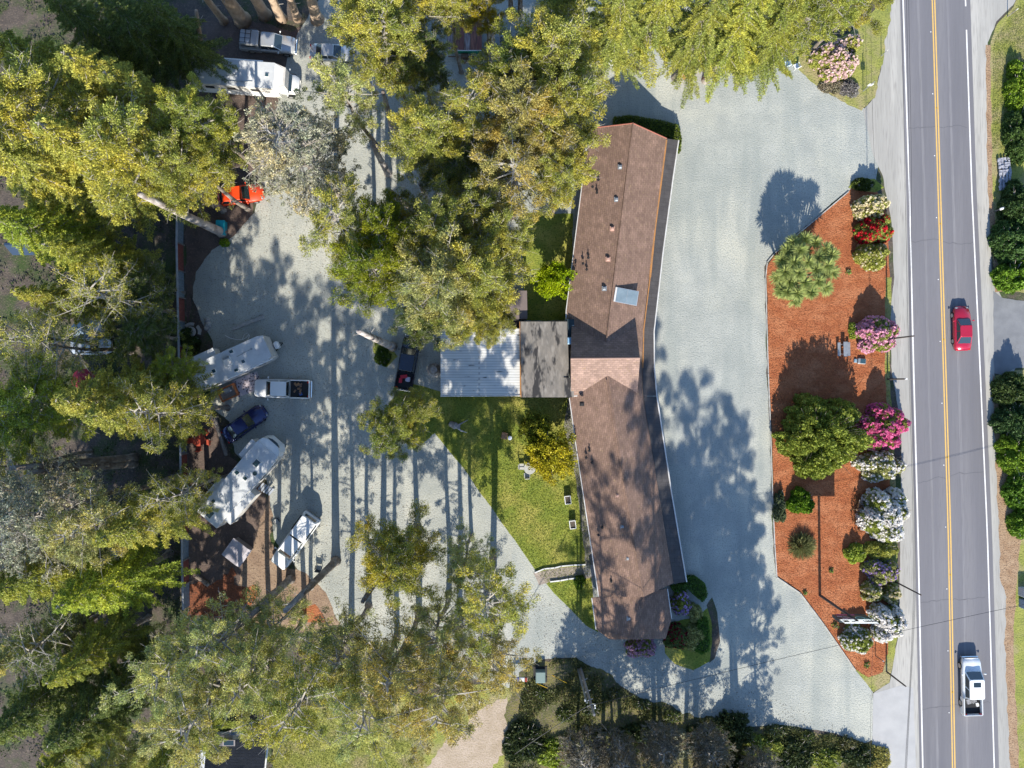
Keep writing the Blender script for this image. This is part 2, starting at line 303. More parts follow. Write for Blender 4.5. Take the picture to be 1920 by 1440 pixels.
sheet('bed_grass', [(1590, 352), (1600, 338), (1640, 335), (1658, 352), (1640, 362), (1606, 358)], .034, lawn_m, .06, **ST)
# kerb around the bed
def ribbon(name, pts, wd, z0, z1, m, **tg):
    P = [Vector(G(*p)) for p in pts]; b = MB()
    for a, c in zip(P, P[1:]):
        d = (c - a); L = d.length; ang = math.atan2(d.y, d.x); mid = (a + c) / 2
        b.cbox((mid.x, mid.y, (z0 + z1) / 2), (L + wd * .6, wd, z1 - z0), ang)
    return tag(b.build(name, m), **tg)
ribbon('kerb', [(1590, 360), (1520, 419), (1452, 475), (1438, 492), (1435, 520), (1437, 600), (1440, 700), (1444, 800), (1448, 930), (1452, 1020), (1456, 1082), (1500, 1112), (1545, 1172), (1603, 1256)], .10, 0, .14, mat('kerb_wood', (.46, .45, .43), (.30, .29, .27), 2.5, .85), label='thin pale kerb curving along the gravel side of the mulch bed', cat='kerb')

# ------------------------------------------------------------ the motel building
def shingle(name, rot, c=(.245, .158, .122)):
    return mat(name, c, rotz=rot, brick=(.42, .19, .02, .74, .62), c3=tuple(x * 1.22 for x in c), s3=.9, lo3=.5, hi3=.7, c4=(.31, .215, .13), s4=4, lo4=.6, hi4=.9, **{k: v for k, v in shingle_c.items() if k != 'c2'}, c2=tuple(x * .82 for x in c))
sh_n = shingle('brown_shingles_north', R(90 - 5.5)); sh_s = shingle('brown_shingles_south', R(90 + 8)); sh_c = shingle('brown_shingles_centre', 0.0, (.30, .205, .17))
porch_m = mat('dark_porch_shingles', (.080, .074, .075), (.060, .056, .058), 1.2, .92, brick=(1.2, .42, .02, .88, .7), rotz=R(4), bump=.3, bscale=8)
gut_m = mat('gutter_white', (.66, .65, .64), (.52, .50, .48), 1.5, .6)
moss_m = mat('rusty_moss', (.42, .19, .06), (.30, .16, .07), 3, .95, bump=.5, bscale=9)
MO = thing('motel_building', 'long brown shingled building bent in the middle with dark porch roof', 'motel', G(1140, 672))
MO0 = Vector(MO.location)
def L3(px, py, h): return tuple(Vector(G(px, py, h)) - MO0)
def mslab(name, pts, m, th=.12, parent=None): return MB().slab([L3(*p) for p in pts], th).build(name, m, parent or MO)
HR, HE, HP = 4.6, 2.85, 2.45
# north wing
rN = mslab('roof', [(1105, 241, HE), (1062, 582, HE), (1061, 640, HE), (1137, 655, HR), (1187, 232, HR)], sh_n)
rN2 = mslab('roof', [(1187, 232, HR), (1137, 655, HR), (1204, 660, HE), (1207, 600, HE), (1250, 260, HE)], sh_n)
mslab('porch_roof', [(1250.3, 260, HE - .03), (1207.3, 600, HE - .03), (1205, 700, HE - .03), (1206, 742, HE - .03), (1231, 742, HP), (1226.5, 690, HP), (1226, 620, HP), (1243, 470, HP), (1262, 330, HP), (1272, 263, HP)], porch_m, .1)
# south wing
mslab('roof', [(1068, 720, HE), (1068, 745, HE), (1123, 1119, HE), (1207, 1119, HR), (1137, 690, HR)], sh_s)
mslab('roof', [(1137, 690, HR), (1207, 1119, HR), (1263, 1093, HE), (1205, 742, HE), (1201, 700, HE)], sh_s)
mslab('porch_roof', [(1206.2, 743.5, HE - .03), (1263.5, 1094, HE - .03), (1287, 1091, HP), (1258, 920, HP), (1240, 800, HP), (1231.5, 743.5, HP)], porch_m, .1)
# centre
CR, CE = 5.9, 3.15
mslab('roof', [(1072, 611, CE), (1070, 673, CR), (1200, 672, CR), (1193, 611, CE)], sh_c)
mslab('roof', [(1070, 673, CR), (1071, 742, CE), (1195, 738, CE), (1200, 672, CR)], sh_c)
# annex at the south end
AR = 3.7
mslab('roof', [(1110, 1121, 2.5), (1118, 1180, 2.5), (1143, 1199, 2.5), (1190, 1199, AR), (1186, 1112, AR)], sh_s)
mslab('roof', [(1186, 1112, AR), (1190, 1199, AR), (1248, 1198, 2.5), (1259, 1160, 2.5), (1251, 1104, 2.5)], sh_s)
# walls
def mwall(ring, z1, name='wall'):
    P = [L3(x, y, 0)[:2] for x, y in ring]
    a = sum(P[i][0] * P[(i + 1) % len(P)][1] - P[(i + 1) % len(P)][0] * P[i][1] for i in range(len(P)))
    if a < 0: P.reverse()
    return MB().prism(P, 0, z1).build(name, wall_m, MO)
mwall([(1110, 262), (1068, 640), (1072, 735), (1118, 1085), (1195, 1085), (1240, 1060), (1205, 745), (1195, 640), (1232, 282)], 2.72)
mwall([(1078, 622), (1078, 735), (1189, 735), (1189, 622)], 3.0)
mwall([(1122, 1090), (1128, 1160), (1145, 1172), (1225, 1170), (1234, 1150), (1228, 1085)], 2.4)
for q, (a, b, hh) in enumerate([((1178, 270), (1178, 272), 4.4)]):
    P = [G(x, y, z) for x, y, z in ((1116, 268, 2.7), (1228, 284, 2.7), (1176, 262, 4.45))]
    P = [tuple(Vector(p) - MO0) for p in P]
    MB().add(P + [(x, y - .2, z) for x, y, z in P], [(0, 1, 2), (5, 4, 3), (0, 3, 4, 1), (1, 4, 5, 2), (2, 5, 3, 0)]).build('gable', wall_m, MO)
for y0, s_ in ((-1, 0),):   # gable ends of the raised centre
    for gx, pts in ((1, [(1190, 622, 3.0), (1190, 728, 3.0), (1192, 673, 5.7)]), (-1, [(1079, 622, 3.0), (1079, 728, 3.0), (1079, 673, 5.7)])):
        P = [L3(*p) for p in pts]
        MB().add(P + [(x - gx * .2, y, z) for x, y, z in P], [(0, 1, 2), (5, 4, 3), (0, 3, 4, 1), (1, 4, 5, 2), (2, 5, 3, 0)]).build('gable', wall_m, MO)
def mrod(name, pts, r, m): return MB().tube([L3(*p) for p in pts], r, 6).build(name, m, MO)
mrod('gutter', [(1272.5, 263, HP + .01), (1262.5, 330, HP + .01), (1243.5, 470, HP + .01), (1226.5, 620, HP + .01), (1227, 690, HP + .01), (1231.5, 742, HP + .01), (1240.5, 800, HP + .01), (1258.5, 920, HP + .01), (1287.5, 1091, HP + .01)], .07, gut_m)
mrod('gutter', [(1104.5, 241, HE - .02), (1061.5, 582, HE - .02), (1061, 606, HE - .02)], .05, gut_m)
mrod('gutter', [(1067.5, 746, HE - .02), (1082, 850, HE), (1122.5, 1119, HE - .02)], .05, gut_m)
mrod('gutter', [(1072, 610, CE), (1107, 610, CE)], .06, gut_m)
mrod('gutter', [(1071, 742.5, CE), (1112, 741, CE)], .06, gut_m)
mrod('gutter', [(1109.5, 1121, 2.5), (1117.5, 1180, 2.5)], .05, gut_m)
mrod('gutter', [(1251.5, 1104, 2.5), (1259.5, 1160, 2.5)], .05, gut_m)
mrod('rake_board', [(1105, 240.5, HE), (1187, 231, HR + .02), (1250, 259.5, HE)], .06, mat('rake_red', (.30, .11, .08), None, rough=.8))
mrod('ridge_cap', [(1187, 232, HR + .03), (1137, 640, HR + .03)], .07, sh_n)
mrod('ridge_cap', [(1137, 712, HR + .03), (1207, 1119, HR + .03)], .07, sh_s)
mrod('ridge_cap', [(1070, 672.5, CR + .03), (1200, 671.5, CR + .03)], .08, mat('ridge_light', (.30, .20, .17), None, rough=.9))
# moss line where the brown roof meets the porch roof
def mstrip(pts, wpx, m, name):
    a = [L3(x - wpx / 2, y, h) for x, y, h in pts] + [L3(x + wpx / 2, y, h) for x, y, h in reversed(pts)]
    return MB().slab(a, .03).build(name, m, MO)
mstrip([(1249.5, 262, HE + .03), (1241, 330, HE + .03), (1228, 430, HE + .03), (1219, 520, HE + .03)], 3.6, moss_m, 'moss_strip')
mstrip([(1219, 520, HE + .03), (1207, 618, HE + .03), (1205.5, 690, HE + .03)], 2.0, moss_m, 'moss_strip')
def vent(px, py, hbase, sz, m):
    p = Vector(L3(px, py, hbase)); b = MB()
    b.rbox(-sz / 2, sz / 2, -sz / 2, sz / 2, -.15, sz * .55, sz * .16); b.cbox((0, 0, .0), (sz * 1.5, sz * 1.5, .03))
    b.build('roof_vent', m, MO, loc=tuple(p))
def pipe(px, py, hbase):
    MB().cyl(0, 0, -.1, .32, .055, 10).cyl(0, 0, -.02, .04, .14, 10).build('vent_pipe', black_m, MO, loc=L3(px, py, hbase))
pinkv = mat('vent_tan', (.42, .26, .21), None, rough=.7)
for x, y, m in ((1163, 313, metal_m), (1156, 374, metal_m), (1148, 429, pinkv), (1140, 486, pinkv), (1133, 541, metal_m)): vent(x, y, 4.35, .32, m)
for x, y in ((1122, 337), (1119, 361), (1111, 350), (1103, 483), (1100, 505), (1093, 494)): pipe(x, y, 3.7)
for x, y, m in ((1158, 929, pinkv), (1167, 987, metal_m), (1177, 1047, metal_m), (1091, 757, black_m)): vent(x, y, 4.1, .30, m)
for x, y in ((1105, 845), (1099, 858), (1110, 867), (1129, 989), (1122, 1003), (1146, 1090)): pipe(x, y, 3.5)
vent(1179, 1160, 3.5, .3, metal_m)
# solar water panel
n = Vector(L3(1175, 556, 4.25)); sp = MB().cbox((0, 0, 0), (2.35, 1.45, .10)).build('solar_panel', mat('panel_frame', (.5, .52, .54), None, rough=.4, metal=.6), MO, loc=tuple(n), rot=(0, R(14), R(-9)))
MB().cbox((-.55, 0, .055), (1.08, 1.33, .02)).cbox((.57, 0, .055), (1.08, 1.33, .02)).build('panel_glass', mat('panel_glass', (.15, .20, .235), (.20, .26, .30), 1.2, rough=.15, spec=.8), sp)
MB().cbox((-1.25, 0, .06), (.16, 1.4, .16)).build('header_pipe', gut_m, sp)
for i, (x, y) in enumerate(((1262, 300), (1250, 390), (1240, 470), (1231, 550), (1224, 640), (1226, 710), (1236, 800), (1248, 880), (1262, 970), (1276, 1060))):
    MB().cbox((0, 0, 1.15), (.12, .12, 2.3)).build('porch_post', wood_m, MO, loc=(lambda p: (p[0] - .25, p[1], 0))(L3(x, y, 0)))

# annex roofs to the west, each its own lean-to
def flat_building(name, label, cat, corners, h, m, th=.14, inset=.25, wallm=None):
    c = G(sum(p[0] for p in corners) / 4, sum(p[1] for p in corners) / 4); t = thing(name, label, cat, c); c = Vector(c)
    P = [tuple(Vector(G(p[0], p[1], p[2] if len(p) > 2 else h)) - c) for p in corners]
    MB().slab(P, th).build('roof', m, t)
    cx = sum(p[0] for p in P) / 4; cy_ = sum(p[1] for p in P) / 4
    ring = [(cx + (p[0] - cx) * (1 - inset / 4), cy_ + (p[1] - cy_) * (1 - inset / 4)) for p in P]
    a = sum(ring[i][0] * ring[(i + 1) % 4][1] - ring[(i + 1) % 4][0] * ring[i][1] for i in range(4))
    if a < 0: ring.reverse()
    MB().prism(ring, 0, h - th - .12).build('wall', wallm or wall_m, t)
    return t, c
corr = mat('corrugated_white', (.60, .60, .58), (.47, .48, .48), .8, .75, c3=(.68, .66, .62), s3=.25, brick=(40., .27, .035, 1.0, .68), c4=(.10, .10, .10), s4=3.2, lo4=.70, hi4=.80, stretch=(.35, 1, 1))
mt, mc = flat_building('metal_roofed_carport', 'carport with a flat white corrugated metal roof left of the grey roof', 'carport', [(826, 617, 2.9), (826, 742, 2.8), (975.5, 741, 3.0), (975, 616, 3.1)], 2.9, corr)
MB().tube([tuple(Vector(G(x, y, h)) - mc) for x, y, h in ((826, 743, 2.82), (900, 742.5, 2.95), (976, 742, 3.05))], .05, 6).build('gutter', gut_m, mt)
MB().tube([tuple(Vector(G(x, y, h)) - mc) for x, y, h in ((975.6, 742, 3.1), (975.2, 616, 3.16))], .05, 6).build('flashing', moss_m, mt)
tar = mat('tar_roof', (.21, .19, .17), (.145, .135, .125), 1.4, .9, c3=(.035, .034, .036), s3=.55, lo3=.50, hi3=.56, stretch=(1.4, .45, 1), bump=.3, bscale=6, c4=(.26, .24, .22), s4=2.5, lo4=.55, hi4=.8)
tt, tcn = flat_building('tar_roofed_wing', 'flat roofed wing with black streaked grey tar paper between white carport and brown roofs', 'annex', [(974.5, 603, 3.3), (977, 745, 3.3), (1068, 745, 3.4), (1064, 603, 3.4)], 3.35, tar)
MB().slab([tuple(Vector(G(x, y, 3.5)) - tcn) for x, y in ((1057, 708), (1058, 745), (1076, 745), (1075, 708))], .08).build('roof_patch', tar, tt)
MB().tube([tuple(Vector(G(x, y, 3.36)) - tcn) for x, y in ((974.5, 603), (977, 745))], .04, 6).build('flashing', moss_m, tt)
vb = MB().rbox(-.28, .28, -.35, .35, 0, .35, .05).build('roof_cooler', mat('cooler_blue', (.30, .45, .60), None, rough=.4), tt, loc=tuple(Vector(G(1069, 639, 3.4)) - tcn))
MB().cbox((0, 0, .36), (.4, .5, .03)).build('cooler_lid', mat('cooler_lid', (.2, .38, .6), None, rough=.3), vb)
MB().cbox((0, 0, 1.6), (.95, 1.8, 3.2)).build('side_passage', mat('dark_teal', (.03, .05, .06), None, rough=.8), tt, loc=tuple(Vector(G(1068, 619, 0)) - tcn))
st_, sc_ = flat_building('garden_shed', 'small shed with flat brown roof half under the trees above the carport', 'shed', [(945, 545, 2.6), (946, 598, 2.5), (989, 598, 2.5), (988, 545, 2.6)], 2.5, mat('shed_roof', (.17, .135, .13), (.14, .115, .11), 1.5, .9))
flat_building('back_room', 'narrow dark brown lean-to behind the white carport', 'lean-to', [(868, 602, 2.2), (868, 617, 2.2), (974, 617, 2.2), (973, 602, 2.2)], 2.2, mat('dark_brown', (.05, .035, .03), None, rough=.9))
# house at the lower left corner
HT = thing('grey_house', 'dark roofed house with skylights and white side wall at the bottom edge of the photo', 'house', G(470, 1450)); hc = Vector(HT.location)
def H3(px, py, h): return tuple(Vector(G(px, py, h)) - hc)
dk = mat('dark_shingles', (.045, .05, .065), (.03, .035, .048), 1.5, .9, brick=(.9, .25, .015, .85, .6), bump=.3)
gr = mat('grey_roofing', (.30, .27, .27), (.24, .22, .225), 1.5, .8)
MB().slab([H3(387, 1398, 4.2), (H3(372, 1560, 7.6)), H3(490, 1560, 7.6), H3(498, 1378, 4.2)], .15).build('roof', dk, HT)
MB().slab([H3(436, 1377, 4.0), H3(434, 1399, 4.35), H3(387, 1399, 4.3), H3(391, 1382, 4.0)], .15).build('roof', gr, HT)
MB().slab([H3(462, 1363, 3.8), H3(455, 1384, 4.15), H3(499, 1381, 4.15), H3(504, 1364, 3.8)], .15).build('roof', gr, HT)
MB().prism([H3(x, y, 0)[:2] for x, y in ((398, 1560), (488, 1560), (486, 1372), (400, 1372))], 0, 4.0).build('wall', mat('house_wall', (.55, .58, .62), (.48, .5, .55), 2, .8), HT)
for a in ((447, 1373, 3.95, 30, 6), (484, 1371, 4.1, 22, 5), (430, 1392, 4.35, 22, 8)):
    p = H3(a[0], a[1], a[2]); k = MB().cbox((0, 0, .08), (a[3] / S, a[4] / S * 1.3, .16)).build('skylight', gr, HT, loc=p)
    MB().cbox((0, 0, .17), (a[3] / S * .8, a[4] / S, .02)).build('pane', glass_m, k)
MB().tube([H3(506, 1364, 3.8), H3(497, 1440, 4.0), H3(489, 1560, 4.0)], .09, 6).build('gutter', white_m, HT)

# ------------------------------------------------------------ fences
FT = thing('board_fence', 'long fence of brick red and grey panels running down left of the trailers', 'fence', G(340, 620)); fc = Vector(FT.location)
fp = [(345, 300), (345, 400), (344, 460), (345, 511), (346, 560), (347, 604), (348, 650), (349, 700), (350, 750), (351, 800), (351, 850), (352, 900), (353, 950), (354, 1000), (354, 1045), (355, 1090), (356, 1135)]
cols = [mat('fence_red', (.24, .075, .06), (.17, .055, .045), 4, .85), mat('fence_blue', (.20, .25, .30), (.14, .18, .21), 4, .8)]
for i, (a, b) in enumerate(zip(fp, fp[1:])):
    A = Vector(G(*a)) - fc; B = Vector(G(*b)) - fc; d = B - A; L = d.length; ang = math.atan2(d.y, d.x); mid = (A + B) / 2
    pn = MB()
    nb = max(4, int(L / .3))
    for k in range(nb):
        q = A + d * ((k + .5) / nb); pn.cbox((q.x, q.y, .85), (L / nb - .02, .03, 1.55), ang)
    pn.build('panel', cols[i % 2], FT)
    MB().cbox((mid.x, mid.y, 1.72), (L, .20, .07), ang).build('top_rail', mat('rail_grey', (.36, .37, .39), (.27, .28, .31), 2, .85), FT)
    MB().cbox((A.x + .10, A.y, .82), (.11, .11, 1.64)).build('post', wood_m, FT)
FT2 = thing('wood_fence', 'short run of dark board fence at top left beside the tree trunks', 'fence', G(326, 90)); 
for k in range(10):
    MB().cbox((0, .3 * k - 1.5, .85), (.04, .28, 1.7)).build('board', wood_m, FT2)
MB().cbox((0, -.15, 1.73), (.22, 3.1, .06)).build('top_rail', mat('rail_grey'[:], (.36, .37, .39)), FT2)

# ------------------------------------------------------------ vehicles
def loft(stations, zb):
    """stations: (x, half width, deck height); lower body hull with rounded shoulders"""
    b = MB(); ring = 9; 
    for x, wd, zt in stations:
        b.v += [(x, -wd * .93, zb), (x, -wd, zb + (zt - zb) * .45), (x, -wd * .985, zt - .12), (x, -wd * .90, zt - .02), (x, 0, zt + .03),
                (x, wd * .90, zt - .02), (x, wd * .985, zt - .12), (x, wd, zb + (zt - zb) * .45), (x, wd * .93, zb)]
    n = len(stations)
    b.f = [(i * ring + k, i * ring + (k + 1) % ring, (i + 1) * ring + (k + 1) % ring, (i + 1) * ring + k) for i in range(n - 1) for k in range(ring)]
    b.f += [tuple(range(ring)), tuple(range(n * ring - 1, (n - 1) * ring - 1, -1))]
    b.f = [tuple(reversed(f)) for f in b.f]
    return b
def paint(name, c, c2=None, metal=.25, rough=.28):
    return mat(name, c, c2 or tuple(x * .93 for x in c), 1.0, rough, metal=metal, coat=.6, spec=.5)
def wheels(t, xs, wd, r=.34, wt=.24):
    for x in xs:
        for s in (-1, 1):
            y0, y1 = (s * wd - wt, s * wd) if s > 0 else (s * wd, s * wd + wt)
            ty = MB().ycyl(0, -wt / 2, wt / 2, 0, r).build('wheel', tyre_m, t, loc=(x, (y0 + y1) / 2, r), smooth=False)
            MB().ycyl(0, -wt / 2 - .008, wt / 2 + .008, 0, r * .62, 14).build('rim', rim_m, ty)
def greenhouse(t, xb0, xr0, xr1, xb1, wb, wr, zb, zr, pm, crossbar=True, sunroof=False, splits=(.5,)):
    """cabin: base runs xb0 (rear) .. xb1 (front), roof xr0 .. xr1"""
    b = MB(); n = 4
    b.prism([(xb0, -wb), (xb1, -wb * .95), (xb1, wb * .95), (xb0, wb)], zb - .05, zr - .06, [(xr0, -wr), (xr1, -wr), (xr1, wr), (xr0, wr)])
    c = b.build('cabin', pm, t)
    rf = MB().rbox(xr0 - .02, xr1 + .02, -wr - .015, wr + .015, zr - .075, zr, .16); rf.build('roof', pm, t)
    def q(name, A, B, Cc, D, off):
        A, B, Cc, D = map(Vector, (A, B, Cc, D)); nrm = (B - A).cross(D - A).normalized() * off
        if nrm.z < 0: nrm = -nrm
        m_ = MB().add([tuple(p + nrm) for p in (A, B, Cc, D)] + [tuple(p - nrm) for p in (A, B, Cc, D)], [(0, 1, 2, 3), (7, 6, 5, 4), (0, 4, 5, 1), (1, 5, 6, 2), (2, 6, 7, 3), (3, 7, 4, 0)])
        m_.build(name, glass_m, t)
    def lerp(a, b_, k): return tuple(a[i] + (b_[i] - a[i]) * k for i in range(3))
    zt = zr - .07
    for name, x0, x1 in (('windscreen', xb1, xr1), ('rear_window', xb0, xr0)):
        wb_ = wb * .95 if x0 == xb1 else wb
        P = [(x0, -wb_, zb), (x0, wb_, zb), (x1, wr, zt), (x1, -wr, zt)]
        q(name, lerp(lerp(P[0], P[3], .08), lerp(P[1], P[2], .08), .06), lerp(lerp(P[0], P[3], .08), lerp(P[1], P[2], .08), .94),
          lerp(lerp(P[0], P[3], .95), lerp(P[1], P[2], .95), .94), lerp(lerp(P[0], P[3], .95), lerp(P[1], P[2], .95), .06), .012)
    cuts = [0.0] + list(splits) + [1.0]
    for s in (-1, 1):
        B0, B1 = (xb0, s * wb, zb), (xb1, s * wb * .95, zb); T0, T1 = (xr0, s * wr, zt), (xr1, s * wr, zt)
        for a, e in zip(cuts, cuts[1:]):
            a2, e2 = a + .03 + (.02 if a == 0 else 0), e - .03 - (.02 if e == 1 else 0)
            bl = lerp(lerp(B0, B1, a2), lerp(T0, T1, a2), .12); br = lerp(lerp(B0, B1, e2), lerp(T0, T1, e2), .12)
            tl = lerp(lerp(B0, B1, a2), lerp(T0, T1, a2), .9); tr_ = lerp(lerp(B0, B1, e2), lerp(T0, T1, e2), .9)
            q('side_window', bl, br, tr_, tl, .012)
    if sunroof: MB().rbox(xr1 - .75, xr1 - .25, -.38, .38, zr - .02, zr + .012, .06).build('sunroof', glass_m, t)
def mirrors(t, x, y, z, pm):
    for s in (-1, 1): MB().cbox((x, s * (y + .06), z), (.05, .16, .03)).rbox(x - .07, x + .07, s * (y + .19) - .08, s * (y + .19) + .08, z - .07, z + .07, .03).build('wing_mirror', pm, t)
def lights(t, xf, xr, wd, zf, zr):
    for s in (-1, 1):
        MB().rbox(xf - .32, xf + .03, s * (wd - .22) - .14, s * (wd - .22) + .14, zf - .16, zf - .01, .07).build('headlight', lamp_m, t)
        MB().rbox(xr - .03, xr + .12, s * (wd - .15) - .11, s * (wd - .15) + .11, zr - .12, zr + .06, .03).build('tail_light', red_light, t)
def sedan(label, px, py, hd, pm, L=4.7, W=1.78, cat='sedan', name='parked_car', h=1.45, sunroof=False, group=None, wagon=False):
    t = thing(name, label, cat, G(px, py), R(hd), group); l, w2 = L / 2, W / 2; zd = .92 if wagon else .88
    loft([(-l, w2 * .74, zd - .12), (-l + .10, w2 * .88, zd - .03), (-l + .5, w2 * .97, zd + .05), (-l + 1.2, w2, zd + .06), (0, w2, zd + .04), (l - 1.5, w2, zd + .03), (l - .9, w2 * .97, zd - .03),
          (l - .35, w2 * .87, zd - .13), (l - .08, w2 * .68, zd - .24), (l, w2 * .52, zd - .34)], .24).build('body', pm, t, smooth=True)
    if wagon: greenhouse(t, -l + .25, -l + .75, .35, 1.05, w2 * .88, w2 * .72, zd + .03, h, pm, splits=(.33, .66), sunroof=sunroof)
    else: greenhouse(t, -l + .62, -l + 1.35, .22, .98, w2 * .87, w2 * .68, zd + .02, h, pm, sunroof=sunroof)
    wheels(t, (-l + .95, l - .93), w2 - .01); mirrors(t, .75, w2 - .06, zd + .12, pm); lights(t, l - .12, -l + .02, w2 * .86, zd - .18, zd - .08)
    MB().rbox(-l - .05, -l + .12, -w2 * .72, w2 * .72, .35, .58, .05).build('rear_bumper', pm, t)
    return t
def pickup(label, px, py, hd, pm, L=5.8, W=1.95, name='pickup_truck', bed=1.75, canopy=None, double=True, sunroof=False, zd=1.12, h=1.85, group=None, load=None, cap_m=None):
    t = thing(name, label, 'pickup truck', G(px, py), R(hd), group); l, w2 = L / 2, W / 2
    xb = -l + .12 + bed
    loft([(xb, w2, zd), (xb + .8, w2, zd), (l - 1.9, w2, zd), (l - 1.2, w2 * .985, zd - .02), (l - .5, w2 * .95, zd - .07), (l - .15, w2 * .86, zd - .14), (l - .02, w2 * .74, zd - .26)], .42).build('body', pm, t, smooth=True)
    greenhouse(t, xb + .03, xb + .16, l - 1.95, l - 1.28, w2 * .90, w2 * .76, zd + .0, h, pm, splits=(.45,) if double else (.62,), sunroof=sunroof)
    bb = MB(); bb.box(-l + .1, xb - .02, -w2 + .09, w2 - .09, .55, .68)
    bd = bb.build('cargo_bed', black_m, t)
    sd = MB()
    for s in (-1, 1): sd.rbox(-l + .1, xb - .02, s * (w2 - .06) - .06, s * (w2 - .06) + .06, .42, zd, .03)
    sd.build('bed_side', pm, t)
    MB().rbox(-l + .02, -l + .12, -w2 + .05, w2 - .05, .5, zd - .01, .03).build('tailgate', pm, t)
    MB().rbox(-l - .12, -l + .02, -w2 + .1, w2 - .1, .42, .6, .04).build('rear_bumper', chrome_m, t)
    MB().rbox(l - .08, l + .08, -w2 + .12, w2 - .12, .42, .66, .06).build('front_bumper', chrome_m, t)
    MB().box(l - .06, l - .02, -w2 * .5, w2 * .5, .66, .86).build('grille', black_m, t)
    wheels(t, (-l + 1.15, l - .95), w2 - .0, .39, .27); mirrors(t, l - 1.55, w2, zd + .18, pm); lights(t, l - .1, -l + .12, w2 * .92, zd - .2, zd - .12)
    if canopy:
        cp = MB(); cp.prism([(-l + .1, -w2 + .04), (xb - .02, -w2 + .04), (xb - .02, w2 - .04), (-l + .1, w2 - .04)], zd, canopy - .08, [(-l + .28, -w2 + .2), (xb - .04, -w2 + .2), (xb - .04, w2 - .2), (-l + .28, w2 - .2)])
        cp = cp.build('canopy', cap_m or pm, t)
        MB().rbox(-l + .27, xb - .03, -w2 + .18, w2 - .18, canopy - .09, canopy, .12).build('canopy_roof', cap_m or pm, cp)
        zz = (zd + canopy - .1) / 2 + .02
        for s in (-1, 1): MB().cbox((-l + bed * .5 + .1, s * (w2 - .105), zz), (bed * .72, .05, .34), rx=-s * R(20)).build('side_window', glass_m, cp)
        MB().cbox((-l + .17, 0, zz), (.05, W * .66, .36), ry=R(18)).build('rear_window', glass_m, cp)
    return t
wht = paint('white_car_paint', (.74, .75, .76), metal=.0); slv = paint('silver_paint', (.46, .48, .50), metal=.4); navy = paint('navy_paint', (.012, .02, .10), metal=.3, rough=.2)
darkb = paint('dark_truck_paint', (.015, .022, .04), metal=.3, rough=.22); redp = paint('crimson_paint', (.42, .015, .045), metal=.2); orgp = paint('orange_paint', (.75, .06, .01), metal=0., rough=.4)
sedan('red sedan driving on the road above the white pickup', 1797.5, 616, 91.3, redp, 4.55, 1.76, name='road_car')
pk = pickup('white crew cab pickup driving on the road with an open cargo bed', 1813.5, 1281.5, 91.4, wht, 5.95, 1.98, bed=1.75, sunroof=True, name='road_pickup_truck')
MB().cbox((-1.55, .35, .78), (.5, .4, .2), .3).cbox((-1.5, -.2, .76), (.4, .5, .16), .6).build('cargo', mat('cargo_grey', (.3, .3, .32), (.12, .12, .12), 5), pk)
MB().cbox((-1.9, -.55, .76), (.35, .25, .16), .2).build('cargo_box', white_m, pk)
pk = pickup('white pickup with a cluttered dark open bed parked beside the patterned mat', 533.5, 728.7, 178.5, wht, 5.75, 1.93, bed=1.95)
cg = MB(); rr = random.Random(4)
for k in range(9): cg.cbox((-1.25 - rr.random() * .7, rr.uniform(-.6, .7), .72 + rr.random() * .12), (rr.uniform(.15, .45), rr.uniform(.06, .25), .1), rr.uniform(0, 3))
cg.build('cargo', mat('rusty_cargo', (.45, .22, .08), (.12, .10, .10), 4), pk)
MB().cbox((-1.9, .5, .72), (.3, .3, .12), .4).build('cargo_bag', mat('blue_bag', (.03, .12, .4), None), pk)
pk = pickup('dark blue pickup with red and grey load parked left of the white carport', 766.5, 681, 80, darkb, 5.6, 1.86, bed=1.7)
MB().cbox((-1.45, .15, .82), (.35, .7, .28), .3).cbox((-1.9, .42, .8), (.5, .3, .26), .1).build('cargo_red', mat('red_cargo', (.5, .03, .05), None), pk)
MB().rbox(-1.9, -1.4, -.55, -.05, .68, .95, .1).build('cargo_bag', mat('pale_bag', (.5, .45, .52), None), pk)
pickup('long white pickup with a white bed canopy and pale hood parked at an angle', 557.5, 1011, 234.3, wht, 6.35, 2.0, bed=2.5, canopy=1.87)
tt_ = pickup('silver pickup with canopy and black roof rack parked above the motorhome', 507, 87, -5.5, slv, 5.7, 1.85, bed=2.1, canopy=1.95)
rk = MB()
for x in (-2.5, -1.95, -1.4): rk.tube([(x, -.65, 2.12), (x, .65, 2.12)], .03, 6)
for y in (-.65, -.2, .25, .65): rk.tube([(-2.5, y, 2.14), (-1.4, y, 2.14)], .025, 6)
for x in (-2.5, -1.4):
    for y in (-.65, .65): rk.tube([(x, y, 1.9), (x, y, 2.12)], .025, 6)
rk.build('roof_rack', black_m, tt_)
sedan('silver sedan half hidden under the tree right of the silver pickup', 626, 104, -3, slv, 4.6, 1.76)
sedan('navy blue sedan parked at an angle between the white pickup and the large trailer', 463.5, 793.5, 35.5, navy, 5.0, 1.84, name='parked_car')
sedan('white car almost hidden under the branches at the top left of the front lot', 1133, 110, -6, wht, 4.6, 1.8, wagon=True, h=1.6)
sedan('very dark blue car in deep shade under trees beside the wooden trailer', 955, 90, 2, darkb, 4.6, 1.78)
sedan('orange red car under the tree left of the gravel yard', 455, 368, 8, orgp, 4.7, 1.9, wagon=True, h=1.55)

